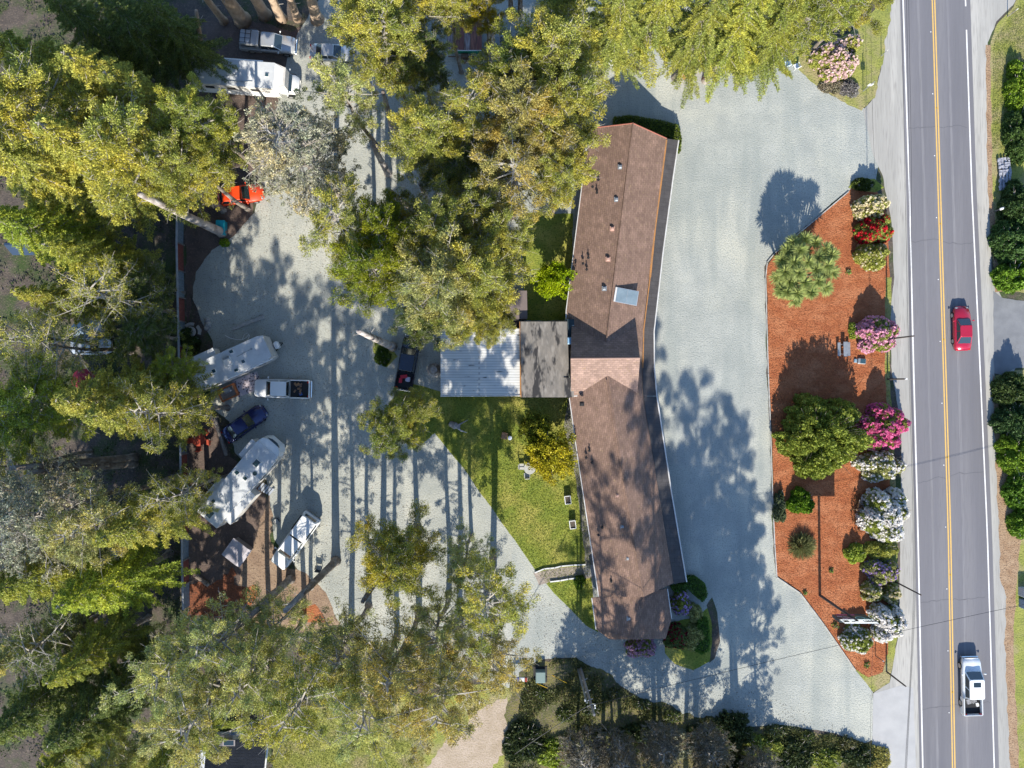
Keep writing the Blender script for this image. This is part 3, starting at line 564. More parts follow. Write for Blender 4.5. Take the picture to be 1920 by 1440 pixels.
# ------------------------------------------------------------ trailers and motorhomes
gel = mat('rv_roof', (.56, .58, .60), (.46, .48, .51), .9, .6, c3=(.64, .65, .66), s3=.4)
side = mat('rv_side', (.60, .58, .55), (.50, .48, .46), 2, .45)
def rv_shell(t, l, w2, h, nose=0.0, tail=0.0, z0=.55):
    ring = [(-l, -w2), (l - nose, -w2), (l, -w2 + nose * .35), (l, w2 - nose * .35), (l - nose, w2), (-l, w2)] if nose else [(-l, -w2), (l, -w2), (l, w2), (-l, w2)]
    MB().prism(ring, z0, h - .08).build('body', side, t)
    sh = [(x * .996, y * .985) for x, y in ring]
    MB().prism(ring, h - .08, h, sh).build('roof', gel, t)
def roofbox(t, x, y, h, a, b_, c, m, name, dome=False):
    o = MB().rbox(x - a / 2, x + a / 2, y - b_ / 2, y + b_ / 2, h - .01, h + c, min(a, b_) * .2).build(name, m, t); return o
def hatch(t, x, y, h, a=.45, b_=.45):
    o = MB().rbox(x - a / 2, x + a / 2, y - b_ / 2, y + b_ / 2, h - .01, h + .09, .05).build('roof_hatch', dwhite_m, t)
    MB().rbox(x - a * .38, x + a * .38, y - b_ * .38, y + b_ * .38, h + .085, h + .10, .04).build('hatch_cover', glassb_m, o)
# travel trailer
t = thing('travel_trailer', 'white travel trailer with one raised slide-out left of the white pickup', 'travel trailer', G(449.5, 681.5), R(24.5), )
TB = t; l, w2, h = 4.12, 1.33, 2.9
rv_shell(t, l, w2, h, .55)
MB().prism([(-3.6, w2), (-1.1, w2), (-1.1, w2 + .8), (-3.6, w2 + .8)], .8, 2.45).build('slide_out', side, t)
MB().prism([(-3.62, w2 + .01), (-1.08, w2 + .01), (-1.08, w2 + .83), (-3.62, w2 + .83)], 2.46, 2.52).build('slide_out_roof', gel, t)
roofbox(t, -.1, .15, h, .85, 1.0, .30, dwhite_m, 'air_conditioner'); roofbox(t, -.1, .55, h + .26, .7, .25, .06, metal_m, 'air_grille')
hatch(t, .6, .95, h, .5, .4); hatch(t, 1.3, -.45, h, .42, .42); hatch(t, -1.8, -.1, h, .45, .45); hatch(t, .3, -.95, h, .5, .35)
MB().tube([(.9, .25, h + .05), (2.5, .35, h + .05)], .03, 6).cyl(2.55, .35, h, h + .08, .11, 12).build('antenna', metal_m, t)
MB().tube([(-1.2, -w2 - .05, 2.72), (4.0, -w2 - .05, 2.72)], .07, 8).build('awning', white_m, t)
for x in (-3.0, .8, 2.2): MB().box(x, x + .8, -w2 - .012, -w2 + .02, 1.5, 2.1).build('window', glass_m, t)
wheels(t, (-.4, .45), w2 - .02, .36, .22)
MB().tube([(4.0, .5, .5), (5.1, 0, .5)], .05, 6).tube([(4.0, -.5, .5), (5.1, 0, .5)], .05, 6).build('tow_bar', black_m, t)
MB().rbox(4.25, 4.75, -.38, .38, .55, 1.05, .18, 5).build('gas_tank_cover', white_m, t)
for k in (-.25, .05): MB().tube([(-4.15, k, h + .02), (-3.7, k, h + .12), (-3.3, k, h + .03)], .03, 6).build('roof_ladder', white_m, t)
# big fifth wheel
t = thing('fifth_wheel_trailer', 'largest white trailer with three slide-outs parked above the canopy pickup', 'trailer', G(464, 901), R(49.3))
l, w2, h = 5.6, 1.32, 3.15
rv_shell(t, l - .9, w2, h, 0)
MB().prism([(l - .9, -w2), (l - .3, -w2 * .92), (l + .12, -w2 * .55), (l + .12, w2 * .55), (l - .3, w2 * .92), (l - .9, w2)], 1.5, h - .1, [(l - .9, -w2 * .97), (l - .45, -w2 * .86), (l - .15, -w2 * .5), (l - .15, w2 * .5), (l - .45, w2 * .86), (l - .9, w2 * .97)]).build('front_cap', white_m, t)
MB().tube([(l - .2, -w2 * .55, h - .32), (l - .02, -.3, h - .28), (l - .02, .3, h - .28), (l - .2, w2 * .55, h - .32)], .12, 6).build('front_window', glass_m, t)
for x0, x1, y0, y1, ys_ in ((2.3, 4.3, w2, w2 + .55, 1), (-3.6, -.6, w2, w2 + .5, 1), (-3.6, .2, -w2 - .75, -w2, -1)):
    s_ = MB().box(x0, x1, y0, y1, .8, 2.75).build('slide_out', side, t)
    MB().box(x0 - .03, x1 + .03, min(y0, y1) - (.03 if ys_ < 0 else -.012), max(y0, y1) + (.03 if ys_ > 0 else -.012), 2.76, 2.83).build('slide_out_roof', gel, t)
hatch(t, 2.9, -.1, h, .85, .7); hatch(t, -4.0, .1, h, .95, .75); hatch(t, 1.0, -.25, h, .45, .45); hatch(t, .9, .75, h, .5, .45); hatch(t, -2.8, .7, h, .45, .4)
MB().cyl(2.0, -.65, h - .01, h + .07, .22, 18).build('roof_fan', glassb_m, t)
for x, y in ((2.6, .85), (1.8, .15), (0, .6), (-.3, -.2), (-1.9, -.5)): MB().cyl(x, y, h - .01, h + .12, .06, 10).build('vent_pipe', white_m, t)
MB().tube([(-.3, -w2 - .06, 2.95), (4.3, -w2 - .06, 2.95)], .08, 8).build('awning', dwhite_m, t)
wheels(t, (-1.6, -.75), w2 - .02, .38, .22)
for x in (1.4, 3.2): MB().box(x, x + .9, -w2 - .012, -w2 + .02, 1.6, 2.2).build('window', glass_m, t)
for k in range(5): MB().cbox((.75, -1.62 - .26 * k, .95 - .2 * k), (.85, .2, .05)).build('entry_step', mat('step_grey', (.42, .45, .50), (.3, .33, .38), 3, .6), t)
# motorhome
t = thing('motorhome', 'white motorhome with a rolled awning parked below the silver pickup', 'motorhome', G(460, 158), R(-4.2))
MH = t; l, w2, h = 4.45, 1.3, 3.05
MB().prism([(-l, -w2), (l - .55, -w2), (l + .55, -w2 * .7), (l + .55, w2 * .7), (l - .55, w2), (-l, w2)], 1.7, h - .08).build('body', side, t)
MB().prism([(-l, -w2), (l - .4, -w2), (l - .4, w2), (-l, w2)], .5, 1.7).build('lower_body', white_m, t)
MB().prism([(-l, -w2), (l - .55, -w2), (l - .55, w2), (-l, w2)], h - .08, h).build('roof', gel, t)
MB().prism([(l - .55, -w2), (l + .55, -w2 * .7), (l + .55, w2 * .7), (l - .55, w2)], h - .35, h - .05, [(l - .55, -w2 * .98), (l + .3, -w2 * .6), (l + .3, w2 * .6), (l - .55, w2 * .98)]).build('cab_over', white_m, t)
loft([(l - .6, 1.0, 1.3), (l + .2, 1.0, 1.28), (l + 1.0, .95, 1.18), (l + 1.35, .8, 1.0), (l + 1.42, .6, .85)], .45).build('hood', white_m, t, smooth=True)
MB().add([(l + .75, -.85, 1.24), (l + .75, .85, 1.24), (l + .2, .85, 1.72), (l + .2, -.85, 1.72), (l + .7, -.85, 1.22), (l + .7, .85, 1.22), (l + .15, .85, 1.70), (l + .15, -.85, 1.70)], [(0, 1, 2, 3), (7, 6, 5, 4), (0, 4, 5, 1), (2, 6, 7, 3), (1, 5, 6, 2), (3, 7, 4, 0)]).build('windscreen', glass_m, t)
roofbox(t, -.35, .25, h, .8, 1.0, .3, dwhite_m, 'air_conditioner'); hatch(t, -1.75, .85, h, .4, .4); hatch(t, 3.2, 0, h, .42, .42)
roofbox(t, -1.7, -.95, h, .75, .55, .12, dwhite_m, 'vent_cover')
MB().tube([(-1.3, -.92, h + .05), (1.8, -.75, h + .05)], .035, 6).build('antenna', metal_m, t)
MB().tube([(-1.3, w2 + .12, 2.75), (2.6, w2 + .12, 2.75)], .13, 8).build('awning', white_m, t)
wheels(t, (-2.3, l + .55), w2 - .12, .38, .24)
for x in (-3.2, -1.0, 1.4): MB().box(x, x + .9, -w2 - .012, -w2 + .02, 1.9, 2.5).build('window', glass_m, t)
mirrors(t, l + .5, 1.15, 1.5, white_m)
# wooden flatbed trailer with green sides
t = thing('wooden_flatbed_trailer', 'old flatbed trailer of red brown planks with a green end board under trees', 'trailer', G(872, 76), R(90))
for k in range(6): MB().cbox((.3, -1.5 + .6 * k, 1.0), (3.6, .56, .06)).build('plank', mat('plank_%s' % 'abc'[k % 3], [(.24, .10, .08), (.30, .14, .10), (.34, .30, .30)][k % 3], (.14, .06, .055), 3, .9, stretch=(.3, 2, 1)), t)
MB().cbox((-1.58, 0, .88), (.10, 3.4, .5)).build('end_board', mat('green_board', (.02, .28, .16), (.015, .2, .12), 2, .7), t)
MB().cbox((-1.52, 0, 1.14), (.08, 3.5, .06)).build('rail', gut_m, t)
MB().cbox((-1.9, 0, .55), (.08, 3.4, .1)).tube([(-1.9, -.5, .55), (-2.6, 0, .5)], .05, 6).tube([(-1.9, .5, .55), (-2.6, 0, .5)], .05, 6).build('frame', mat('rusty', (.2, .11, .07), None), t)
MB().rbox(-2.2, -1.7, -.35, .35, .5, .95, .08).build('tool_box', mat('rust_box', (.16, .09, .05), (.1, .07, .05), 4), t)
wheels(t, (-.2, .7), 1.75, .36, .22)

# ------------------------------------------------------------ yard things
def simple(name, label, cat, px, py, mb, m, rz=0.0, group=None, h=0.0, smooth=False):
    o = mb.build(name, m, None, loc=G(px, py, 0), rot=(0, 0, rz), smooth=smooth); return tag(o, label, cat, group)
t = thing('storage_bin', 'turquoise plastic storage bin beside a tree base at the gravel edge', 'bin', G(418, 429), R(-3))
MB().rbox(-.44, .44, -.72, .72, 0, .78, .1).build('body', mat('teal', (.01, .30, .38), (.008, .24, .32), 2, .4), t)
MB().rbox(-.47, .47, -.75, .75, .78, .86, .1).build('lid', mat('teal_lid', (.02, .38, .46), None, rough=.4), t)
b = MB(); 
for k in range(7): b.cbox((-1.5 + .5 * k, 0, .14), (.49, .34 + .02 * (k % 2), .28), rr.uniform(-.03, .03))
simple('parking_log', 'pale squared parking log on the gravel above the travel trailer', 'parking log', 467, 605.5, b, conc_m, R(21))
b = MB(); b.cbox((0, 0, .17), (4.2, .36, .34)).cbox((.6, 0, .345), (2.9, .30, .02))
simple('wooden_beam', 'long grey wooden beam lying behind the navy sedan', 'beam', 415, 818, b, wood_m, R(-72))
t = thing('stone_table', 'round stone table encircled by curved stone benches by the fence', 'table', G(362, 623))
MB().cyl(0, 0, .66, .76, .56, 28).build('table_top', conc_m, t); MB().cyl(0, 0, 0, .66, .2, 12, .16).build('pedestal', conc_m, t)
def arc(r0, r1, a0, a1, z0, z1, n=8):
    b = MB(); ring = [(r1 * math.cos(a0 + (a1 - a0) * k / n), r1 * math.sin(a0 + (a1 - a0) * k / n)) for k in range(n + 1)] + [(r0 * math.cos(a0 + (a1 - a0) * k / n), r0 * math.sin(a0 + (a1 - a0) * k / n)) for k in range(n, -1, -1)]
    return b.prism(ring, z0, z1)
for k in range(4): 
    bn = arc(.68, 1.0, R(90 * k - 32 + 15), R(90 * k + 32 + 15), .36, .45).build('bench', conc_m, t)
    MB().cbox((.84 * math.cos(R(90 * k + 15)), .84 * math.sin(R(90 * k + 15)), .18), (.18, .3, .36), R(90 * k + 15)).build('bench_foot', conc_m, bn)
t = thing('garden_statue', 'lumpy grey stone pile beside the round stone table', 'rocks', G(389, 608))
for i, (x, y, s_) in enumerate(((0, .45, .28), (.1, 0, .34), (-.05, -.4, .3), (.25, -.25, .2))):
    bm_ = MB().tube([(x, y, 0), (x, y, s_ * .6), (x, y, s_ * 1.1)], [s_, s_ * .95, s_ * .4], 7).build('stone', conc_m, t)
t = thing('patio_set', 'round brick red patio table with matching chairs by the fence', 'patio table', G(377, 823))
rp = mat('brick_plastic', (.40, .07, .035), (.32, .05, .03), 3, .6)
MB().cyl(0, 0, .70, .74, .72, 30).build('table_top', rp, t); MB().cyl(0, 0, 0, .7, .05, 8).build('table_stem', rp, t)
for a in (45, 190, 265, 340):
    r = .95; x, y = r * math.cos(R(a)), r * math.sin(R(a))
    c = thing('patio_chair', {45: 'brick red chair at upper right of the red patio table', 190: 'brick red chair at left of the red patio table', 265: 'brick red chair below the red patio table', 340: 'brick red chair at right of the red patio table'}[a], 'chair', tuple(Vector(G(377, 823)) + Vector((x, y, 0))), R(a), 'red chairs around the patio table')
    MB().rbox(-.25, .25, -.27, .27, .40, .45, .08).build('seat', rp, c); MB().cbox((.27, 0, .65), (.05, .5, .45), ry=R(12)).build('backrest', rp, c)
    for sx in (-.2, .2):
        for sy in (-.22, .22): MB().cyl(sx, sy, 0, .4, .025, 6).build('leg', rp, c)
# mat with a dotted pattern
dm = mat('dotted_mat', (.42, .36, .40), None, rough=.95)
N_ = dm.node_tree; v_ = N_.nodes.new('ShaderNodeTexVoronoi'); v_.inputs['Scale'].default_value = 4.5; tcx = N_.nodes.new('ShaderNodeTexCoord'); N_.links.new(tcx.outputs['Object'], v_.inputs['Vector'])
cr = N_.nodes.new('ShaderNodeValToRGB'); cr.color_ramp.elements[0].position = .25; cr.color_ramp.elements[0].color = (.03, .02, .035, 1); cr.color_ramp.elements[1].position = .42; cr.color_ramp.elements[1].color = (.50, .44, .47, 1)
N_.links.new(v_.outputs['Distance'], cr.inputs[0]); N_.links.new(cr.outputs[0], N_.nodes['Principled BSDF'].inputs['Base Color'])
simple('patterned_mat', 'dark and pale dotted outdoor mat spread between travel trailer and white pickup', 'mat', 463, 722, MB().box(-1.35, 1.5, -.85, .95, .016, .035), dm, R(22))
t = thing('wooden_cart', 'orange wooden box frame with grey load beside the dotted mat', 'cart', G(430, 736), R(24))
ow = mat('orange_wood', (.45, .16, .06), (.30, .10, .04), 3, .8)
for d in (((0, .6, .35), (1.8, .12, .3)), ((0, -.62, .35), (1.8, .14, .3)), ((-.9, 0, .35), (.12, 1.3, .3)), ((.88, 0, .35), (.22, 1.3, .36))): MB().cbox(*d).build('frame_board', ow, t)
MB().cbox((0, 0, .2), (1.6, 1.1, .06)).build('floor', wood_m, t); MB().rbox(-.35, .45, 0, .5, .22, .5, .1).build('load', metal_m, t)
# hose
hp = [(422, 629), (432, 634), (445, 637), (455, 637), (462, 633), (467, 627), (464, 624), (458, 628), (455, 636), (460, 641), (466, 636), (468, 628)]
simple('white_hose', 'coiled white hose lying on dark soil above the travel trailer', 'hose', 445, 635, MB().tube([tuple(Vector(G(*p)) + Vector((0, 0, .05)) - Vector(G(445, 635))) for p in hp], .035, 6), white_m)
t = thing('tool_shed', 'low grey metal roofed storage box below the largest trailer', 'shed', G(451, 1031), R(54))
MB().prism([(-.95, -1.0), (.95, -1.0), (.95, 1.0), (-.95, 1.0)], 0, 1.25).build('wall', wood_m, t)
rf = mat('grey_sheet', (.40, .37, .40), (.30, .28, .31), 1.5, .6)
MB().slab([(-1.05, -.75, 1.45), (1.05, -.75, 1.45), (1.05, 1.1, 1.3), (-1.05, 1.1, 1.3)], .06).build('roof', rf, t)
MB().slab([(-1.05, -1.15, 1.25), (1.05, -1.15, 1.25), (1.05, -.76, 1.45), (-1.05, -.76, 1.45)], .06).build('roof_flap', rf, t)
simple('cut_log', 'short cut log lying on the red bark beside the fence', 'log', 381, 1087, MB().tube([(-.85, 0, .24), (.85, 0, .22)], [.24, .22], 12), bark_m, R(-38))
# two dark camp chairs
def camp_chair(label, px, py, rz, c2):
    t = thing('camp_chair', label, 'camp chair', G(px, py), R(rz), 'folding camp chairs on the gravel')
    dm_ = mat('dark_canvas', (.02, .03, .04), None)
    MB().rbox(-.25, .25, -.28, .28, .38, .42, .06).build('seat', mat(c2[0], c2[1], None), t); MB().cbox((-.3, 0, .65), (.05, .55, .5), ry=R(-15)).build('backrest', dm_, t)
    for s in (-1, 1):
        MB().tube([(-.25, s * .3, 0), (.25, s * .3, .6)], .02, 6).tube([(.25, s * .3, 0), (-.25, s * .3, .6)], .02, 6).build('leg', dm_, t); MB().cbox((0, s * .32, .6), (.5, .07, .03)).build('armrest', dm_, t)
camp_chair('dark folding chair left of the canopy pickup', 520, 976, -60, ('pale_canvas', (.35, .35, .33)))
camp_chair('folding chair with pale seat beside the thick trunk', 599, 1063, 80, ('pale_canvas', (.35, .35, .33)))
# white plastic chairs
def plastic_chair(label, px, py, rz, grp, m=white_m):
    t = thing('plastic_chair', label, 'chair', G(px, py), R(rz), grp)
    MB().rbox(-.26, .26, -.25, .25, .40, .44, .09).build('seat', m, t); MB().cbox((-.29, 0, .68), (.05, .48, .5), ry=R(-14)).build('backrest', m, t)
    for s in (-1, 1):
        MB().cbox((0, s * .28, .62), (.5, .06, .03)).build('armrest', m, t)
        for x in (-.22, .22): MB().cyl(x, s * .24, 0, .42, .025, 6).build('leg', m, t)
plastic_chair('pale deck chair on gravel under the top trees, left of a pair', 1474, 123, 105, 'pair of pale deck chairs under the top trees', mat('pale_green_plastic', (.55, .66, .66), None, rough=.4))
plastic_chair('pale deck chair on gravel under the top trees, right of a pair', 1491, 127, 115, 'pair of pale deck chairs under the top trees')
t = thing('garden_table', 'round pale garden table half under the yellow tree', 'table', G(993, 877)); MB().cyl(0, 0, .68, .73, .6, 24).build('table_top', mat('pale_plastic', (.42, .42, .40), (.35, .35, .33), 3, .6), t); MB().cyl(0, 0, 0, .68, .05, 8).build('table_stem', white_m, t)
plastic_chair('white chair on the left side of the garden table under the yellow tree', 978, 874, 0, 'white chairs by the garden table', mat('pale_plastic', (.42, .42, .40)))
plastic_chair('white chair below the garden table under the yellow tree', 988, 890, 95, 'white chairs by the garden table', mat('pale_plastic', (.42, .42, .40)))
simple('wicker_seat', 'square tan wooden seat on the shaded lawn', 'seat', 946, 817, MB().rbox(-.32, .32, -.35, .35, .1, .42, .05).cbox((0, .33, .55), (.6, .06, .3)), mat('tan_wood', (.38, .22, .12), (.3, .17, .1), 3), R(-12))
simple('white_pail', 'small white pail next to the tan wooden seat on the lawn', 'pail', 956, 821, MB().cyl(0, 0, 0, .3, .19, 14, .22), mat('pale_pail', (.45, .5, .6), None))
for (x, y, lab) in ((1064, 936, 'square planter box on the lawn, upper of two near the building'), (1073, 982, 'square planter box on the lawn, lower of two near the building')):
    t = thing('planter_box', lab, 'planter', G(x, y), R(7), 'planter boxes on the lawn')
    for d in (((0, .4, .35), (.62, .06, .7)), ((0, -.4, .35), (.62, .06, .7)), ((.3, 0, .35), (.06, .74, .7)), ((-.3, 0, .35), (.06, .74, .7))): MB().cbox(*d).build('side_board', white_m, t)
    MB().box(-.28, .28, -.38, .38, .5, .6).build('soil', duff_m, t)
# stone edged path
ribbon('path_edging', [(1003, 1073), (1020, 1066), (1040, 1064), (1052, 1061), (1075, 1059), (1097, 1058)], .12, 0, .22, dwhite_m, label='upper row of pale edging stones along the short garden path', cat='path edging')
ribbon('path_edging', [(1032, 1090), (1050, 1088), (1066, 1085), (1090, 1082)], .12, 0, .22, dwhite_m, label='lower row of pale edging stones along the short garden path', cat='path edging')
sheet('garden_path', [(1000, 1074), (1040, 1066), (1112, 1060), (1114, 1084), (1040, 1089), (1010, 1098)], .027, mat('path_gravel', (.33, .28, .24), (.25, .21, .18), 3, .95, bump=.5), .04, **ST)
sheet('path_slab', [(1095, 1060), (1114, 1059), (1116, 1080), (1096, 1081)], .031, conc_m, **ST)
# play house
t = thing('play_house', 'small orange wooden shed with black shingle roof at the top of the front lot', 'shed', G(1290, 128), R(38))
MB().prism([(-1.1, -.7), (1.1, -.7), (1.1, .7), (-1.1, .7)], 0, 1.5).build('wall', mat('cedar', (.50, .20, .10), (.4, .15, .08), 3, .8), t)
bs = mat('black_roof', (.055, .055, .065), (.04, .04, .05), 3, .85, brick=(.5, .12, .02, .8, .4))
MB().slab([(-1.35, -.95, 1.35), (1.3, -.95, 1.35), (1.3, 0, 1.95), (-1.35, 0, 1.95)], .06).build('roof', bs, t); MB().slab([(-1.35, 0, 1.95), (1.3, 0, 1.95), (1.3, .95, 1.35), (-1.35, .95, 1.35)], .06).build('roof', bs, t)
MB().box(-1.13, -1.09, -.3, .3, 0, 1.2).build('door', redw_m, t)
# metal bench table and box in the bed
t = thing('picnic_table', 'small grey metal picnic table on the mulch bed', 'picnic table', G(1580, 655), R(91))
MB().cbox((0, 0, .72), (1.5, .42, .05)).build('table_top', metal_m, t)
for s in (-.45, .55): MB().cbox((0, s, .44), (1.4, .3, .04)).build('bench', metal_m, t)
for x in (-.5, .5): MB().tube([(x, -.4, 0), (x, 0, .7)], .03, 6).tube([(x, .4, 0), (x, 0, .7)], .03, 6).cbox((x, 0, .4), (.05, 1.1, .04)).build('leg', metal_m, t)
t = thing('floodlight_box', 'small blue grey box fixture on the mulch below the lilac rhododendron', 'light box', G(1612, 677), R(-5))
MB().rbox(-.3, .55, -.3, .3, .0, .3, .1).build('housing', metal_m, t); MB().rbox(-.05, .48, -.24, .24, .3, .33, .05).build('lens', glassb_m, t); MB().rbox(-.65, -.35, -.2, .2, 0, .22, .06).build('bracket', mat('steel_blue', (.18, .28, .36), None), t)
t = thing('utility_box', 'grey green utility cabinet on a dark pad in the rough grass', 'utility box', G(1013, 1263))
MB().box(-.72, .72, -.85, .75, 0, .08).build('pad', black_m, t); MB().rbox(-.5, .5, -.65, .5, .08, .95, .05).build('cabinet', mat('cabinet_green', (.16, .22, .21), None, rough=.5), t)
t = thing('mailbox_cluster', 'row of small white and blue mailboxes at the gravel edge', 'mailboxes', G(976, 1267))
MB().cbox((0, 0, .95), (1.5, .35, .05)).cbox((-.6, 0, .47), (.08, .08, .94)).cbox((.6, 0, .47), (.08, .08, .94)).build('shelf', wood_m, t)
for k in range(5): MB().rbox(-.68 + .28 * k, -.45 + .28 * k, -.22, .22, .98, 1.18, .04).build('mailbox', [white_m, mat('mail_blue', (.12, .16, .45), None), white_m, white_m, redw_m][k], t)
for i, (a, b_, lab) in enumerate((((1001, 1279), (1026, 1290), 'yellow guy wire guard in the grass, lower of two'), ((1035, 1266), (1063, 1281), 'yellow guy wire guard in the grass, upper of two'))):
    A, B = Vector(G(*a)), Vector(G(*b_, .7)); tag(MB().tube([tuple(A), tuple(B)], .035, 6).build('guy_guard', mat('safety_yellow', (.6, .36, .02), None, rough=.5)), lab, 'guy wire guard', 'yellow guy wire guards')
# white clutter and blue tarp under the left trees
t = thing('stacked_chairs', 'two white plastic chairs showing through a gap in the left trees', 'chairs', G(372, 270)) 
for k, y in enumerate((.35, -.4)):
    MB().rbox(-.3, .3, y - .28, y + .28, .4, .45, .08).cbox((0, y + .3, .65), (.5, .05, .45)).build('chair_shell', white_m, t)
simple('blue_tarp', 'flat blue grey tarp covered stack under the left trees', 'tarp', 410, 272, MB().rbox(-.8, .75, -.9, .75, 0, .9, .15), mat('tarp_blue', (.10, .19, .30), (.08, .15, .25), 2, .6))
for (x, y, s_, c_, lab, cat_) in ((168, 620, 1.6, (.20, .27, .36), 'pale blue tent roof glimpsed in the left woods', 'tent'), (42, 462, 1.3, (.02, .04, .08), 'dark blue tarp glimpsed in the left woods', 'tarp'),
                            (225, 1035, .6, (.03, .22, .32), 'small teal bin in the shaded left woods', 'bin')):
    k = (CAMH) / CAMH
    t = MB().prism([(-s_, -s_ * .7), (s_, -s_ * .7), (s_, s_ * .7), (-s_, s_ * .7)], 0, 1.4, [(-s_, -.1), (s_, -.1), (s_, .1), (-s_, .1)]).build(cat_, mat(lab[:9], c_, None, rough=.6), None, loc=G(x + 5, y)); tag(t, lab, cat_)
t = thing('red_parasol', 'round dark red parasol glimpsed in the left woods', 'parasol', G(175, 714)); MB().tube([(0, 0, 1.9), (0, 0, 2.4)], [1.25, .04], 16).build('canopy', mat('parasol_red', (.25, .02, .04), None), t); MB().cyl(0, 0, 0, 1.95, .03, 8).build('pole', metal_m, t)
t = thing('parked_car', 'pale blue white car mostly hidden in the left woods', 'car', G(176, 650)); 
loft([(-2, .6, .8), (-1.8, .85, .85), (0, .88, .9), (1.6, .85, .8), (2.1, .6, .6)], .3).build('body', slv, t, smooth=True); greenhouse(t, -1.5, -.9, .3, .95, .78, .6, .88, 1.42, slv); wheels(t, (-1.25, 1.3), .87)
# woodpile / rock pile at the right
t = thing('firewood_stack', 'bluish stacked firewood pile beside the verge at right', 'firewood', G(1883, 327), R(3))
fw = mat('split_wood', (.36, .37, .42), (.18, .19, .24), 5, .9)
for k in range(13):
    bb_ = MB()
    for j in range(4): bb_.tube([(-.62 + .33 * j, -.14, .2), (-.62 + .33 * j + rr.uniform(-.05, .05), .14, .2 + rr.uniform(-.03, .08))], [rr.uniform(.10, .17)] * 2, 6)
    bb_.build('log_row', fw, t, loc=(0, -1.55 + .26 * k, .15 * (1 - abs(k - 6) / 6.0)), rot=(0, 0, rr.uniform(-.15, .15)))
# mailboxes on posts at the right
def mailbox(label, px, py, m, rz=0):
    t = thing('roadside_mailbox', label, 'mailbox', G(px, py), R(rz), 'mailboxes on posts right of the road')
    MB().cyl(0, 0, 0, 1.05, .05, 8).build('post', wood_m, t); MB().rbox(-.12, .32, -.12, .12, 1.05, 1.32, .05).build('box', m, t)
mailbox('white mailbox on a post on the brown verge, upper one', 1865, 396, white_m, 20); mailbox('red and white mailbox on a post on the brown verge, lower one', 1869, 442, mat('pinkish', (.6, .35, .32), None), 20)
for (x, y, s_, lab, c_) in ((1916, 1108, .5, 'grey mailbox cabinet at the right edge, upper of two', (.35, .38, .42)), (1917, 1130, .5, 'pale blue mailbox cabinet at the right edge, lower of two', (.45, .55, .65))):
    simple('mailbox_cabinet', lab, 'mailbox', x, y, MB().rbox(-.4, .5, -.45, .45, .0, 1.1, .06), mat(lab[:9], c_, None, rough=.5), group='mailbox cabinets at the right edge')
simple('street_number_board', 'small white board standing in the right hedge', 'sign', 1895, 522, MB().cbox((0, 0, 1.1), (.75, .06, .3)).cyl(0, 0, 0, 1.0, .03, 6), white_m)

# ------------------------------------------------------------ posts, poles, wires, sign
def post(label, a, hgt, r=.09, m=post_m, name='wooden_post', tipm=None, group='slim poles along the road side'):
    t = thing(name, label, 'pole', G(*a), 0, group)
    MB().tube([(0, 0, 0), (0, 0, hgt)], [r, r * .8], 8).build('pole', m, t)
    if tipm: MB().cyl(0, 0, hgt, hgt + .25, r * .9, 8).build('cap', tipm, t)
    return t
post('dark slim pole rising through the lilac rhododendron', (1663, 636), 5.6)
post('pale topped slim pole below the lilac rhododendron', (1664, 711), 3.8, tipm=white_m)
post('dark slim pole beside the sparse purple shrubs', (1679, 1091), 5.2)
post('dark slim pole at the lower tip of the mulch bed', (1662, 1259), 4.1)
post('short grey post at the upper edge of the dry grass', (1652, 105), 1.3, .04, metal_m, tipm=gut_m)
post('thin post beside driveway curb at top right', (1889, 31), 1.5, .05, wood_m, tipm=gut_m)
post('thin wooden stake by the garden hedge at right', (1899, 202), 1.4, .04, wood_m)
t = thing('traffic_sign', 'small road sign on a slim post in the dry grass verge', 'sign', G(1618, 171)); MB().cyl(0, 0, 0, 2.6, .045, 8).build('post', metal_m, t)
MB().cbox((0, 0, 1.75), (.45, .04, .55)).build('sign_board', white_m, t)
t = thing('curved_marker_pole', 'low bent pole at the lower end of the mulch bed', 'pole', G(1641, 1229)); MB().tube([(0, 0, 0), (0, 0, .4), (.05, 0, 1.6)], .045, 8).build('pole', post_m, t); MB().cyl(.05, 0, 1.6, 1.75, .07, 8).build('cap', metal_m, t)
# roadside sign
t = thing('roadside_sign', 'tall roadside sign with a white letter strip above dark panel over the white rhododendron', 'sign', G(1537, 1116))
MB().tube([(0, 0, 0), (0, 0, 9.0)], [.15, .12], 10).build('pole', post_m, t)
sg = Vector(G(1537, 1116)); z1 = 9.8
sx = G(1584, 1169, z1)[0] - sg.x; ex = G(1648, 1169, z1)[0] - sg.x; sy = -.28
x0, x1_ = sx, ex
MB().tube([(x0 + .3, -.02, 6.95), (x1_ - .3, -.02, 6.95)], .07, 8).build('arm', post_m, t)
MB().box(x0, x1_, sy, sy + .28, z1 - 2.9, z1 - 1.22).build('panel', mat('sign_dark', (.03, .045, .05), (.05, .06, .06), 2, .4), t)
fy = sy + .30
st = MB().box(x0 + .02, x1_ - .02, sy + .27, fy, z1 - 1.2, z1).build('letter_board', mat('sign_white', (.85, .87, .88), None, rough=.4, trans=.6), t)
for a, b_, c, d in ((.15, .62, .35, .8), (.9, 1.2, .55, .75), (1.25, 1.55, .4, .6), (2.05, 2.1, .3, .9)): MB().box(x0 + a, x0 + b_, fy, fy + .02, z1 - 1.2 + c, z1 - 1.2 + d).build('letters', black_m, st)
lt = MB()
for k in range(8): lt.cbox((x0 + 2.25 + k * .13, fy + .01, z1 - .62), (.07, .02, .42), ry=R(30 if k % 2 else -5)).cbox((x0 + 2.31 + k * .13, fy + .01, z1 - .5 - .2 * (k % 2)), (.13, .02, .10))
lt.build('letters', black_m, st)
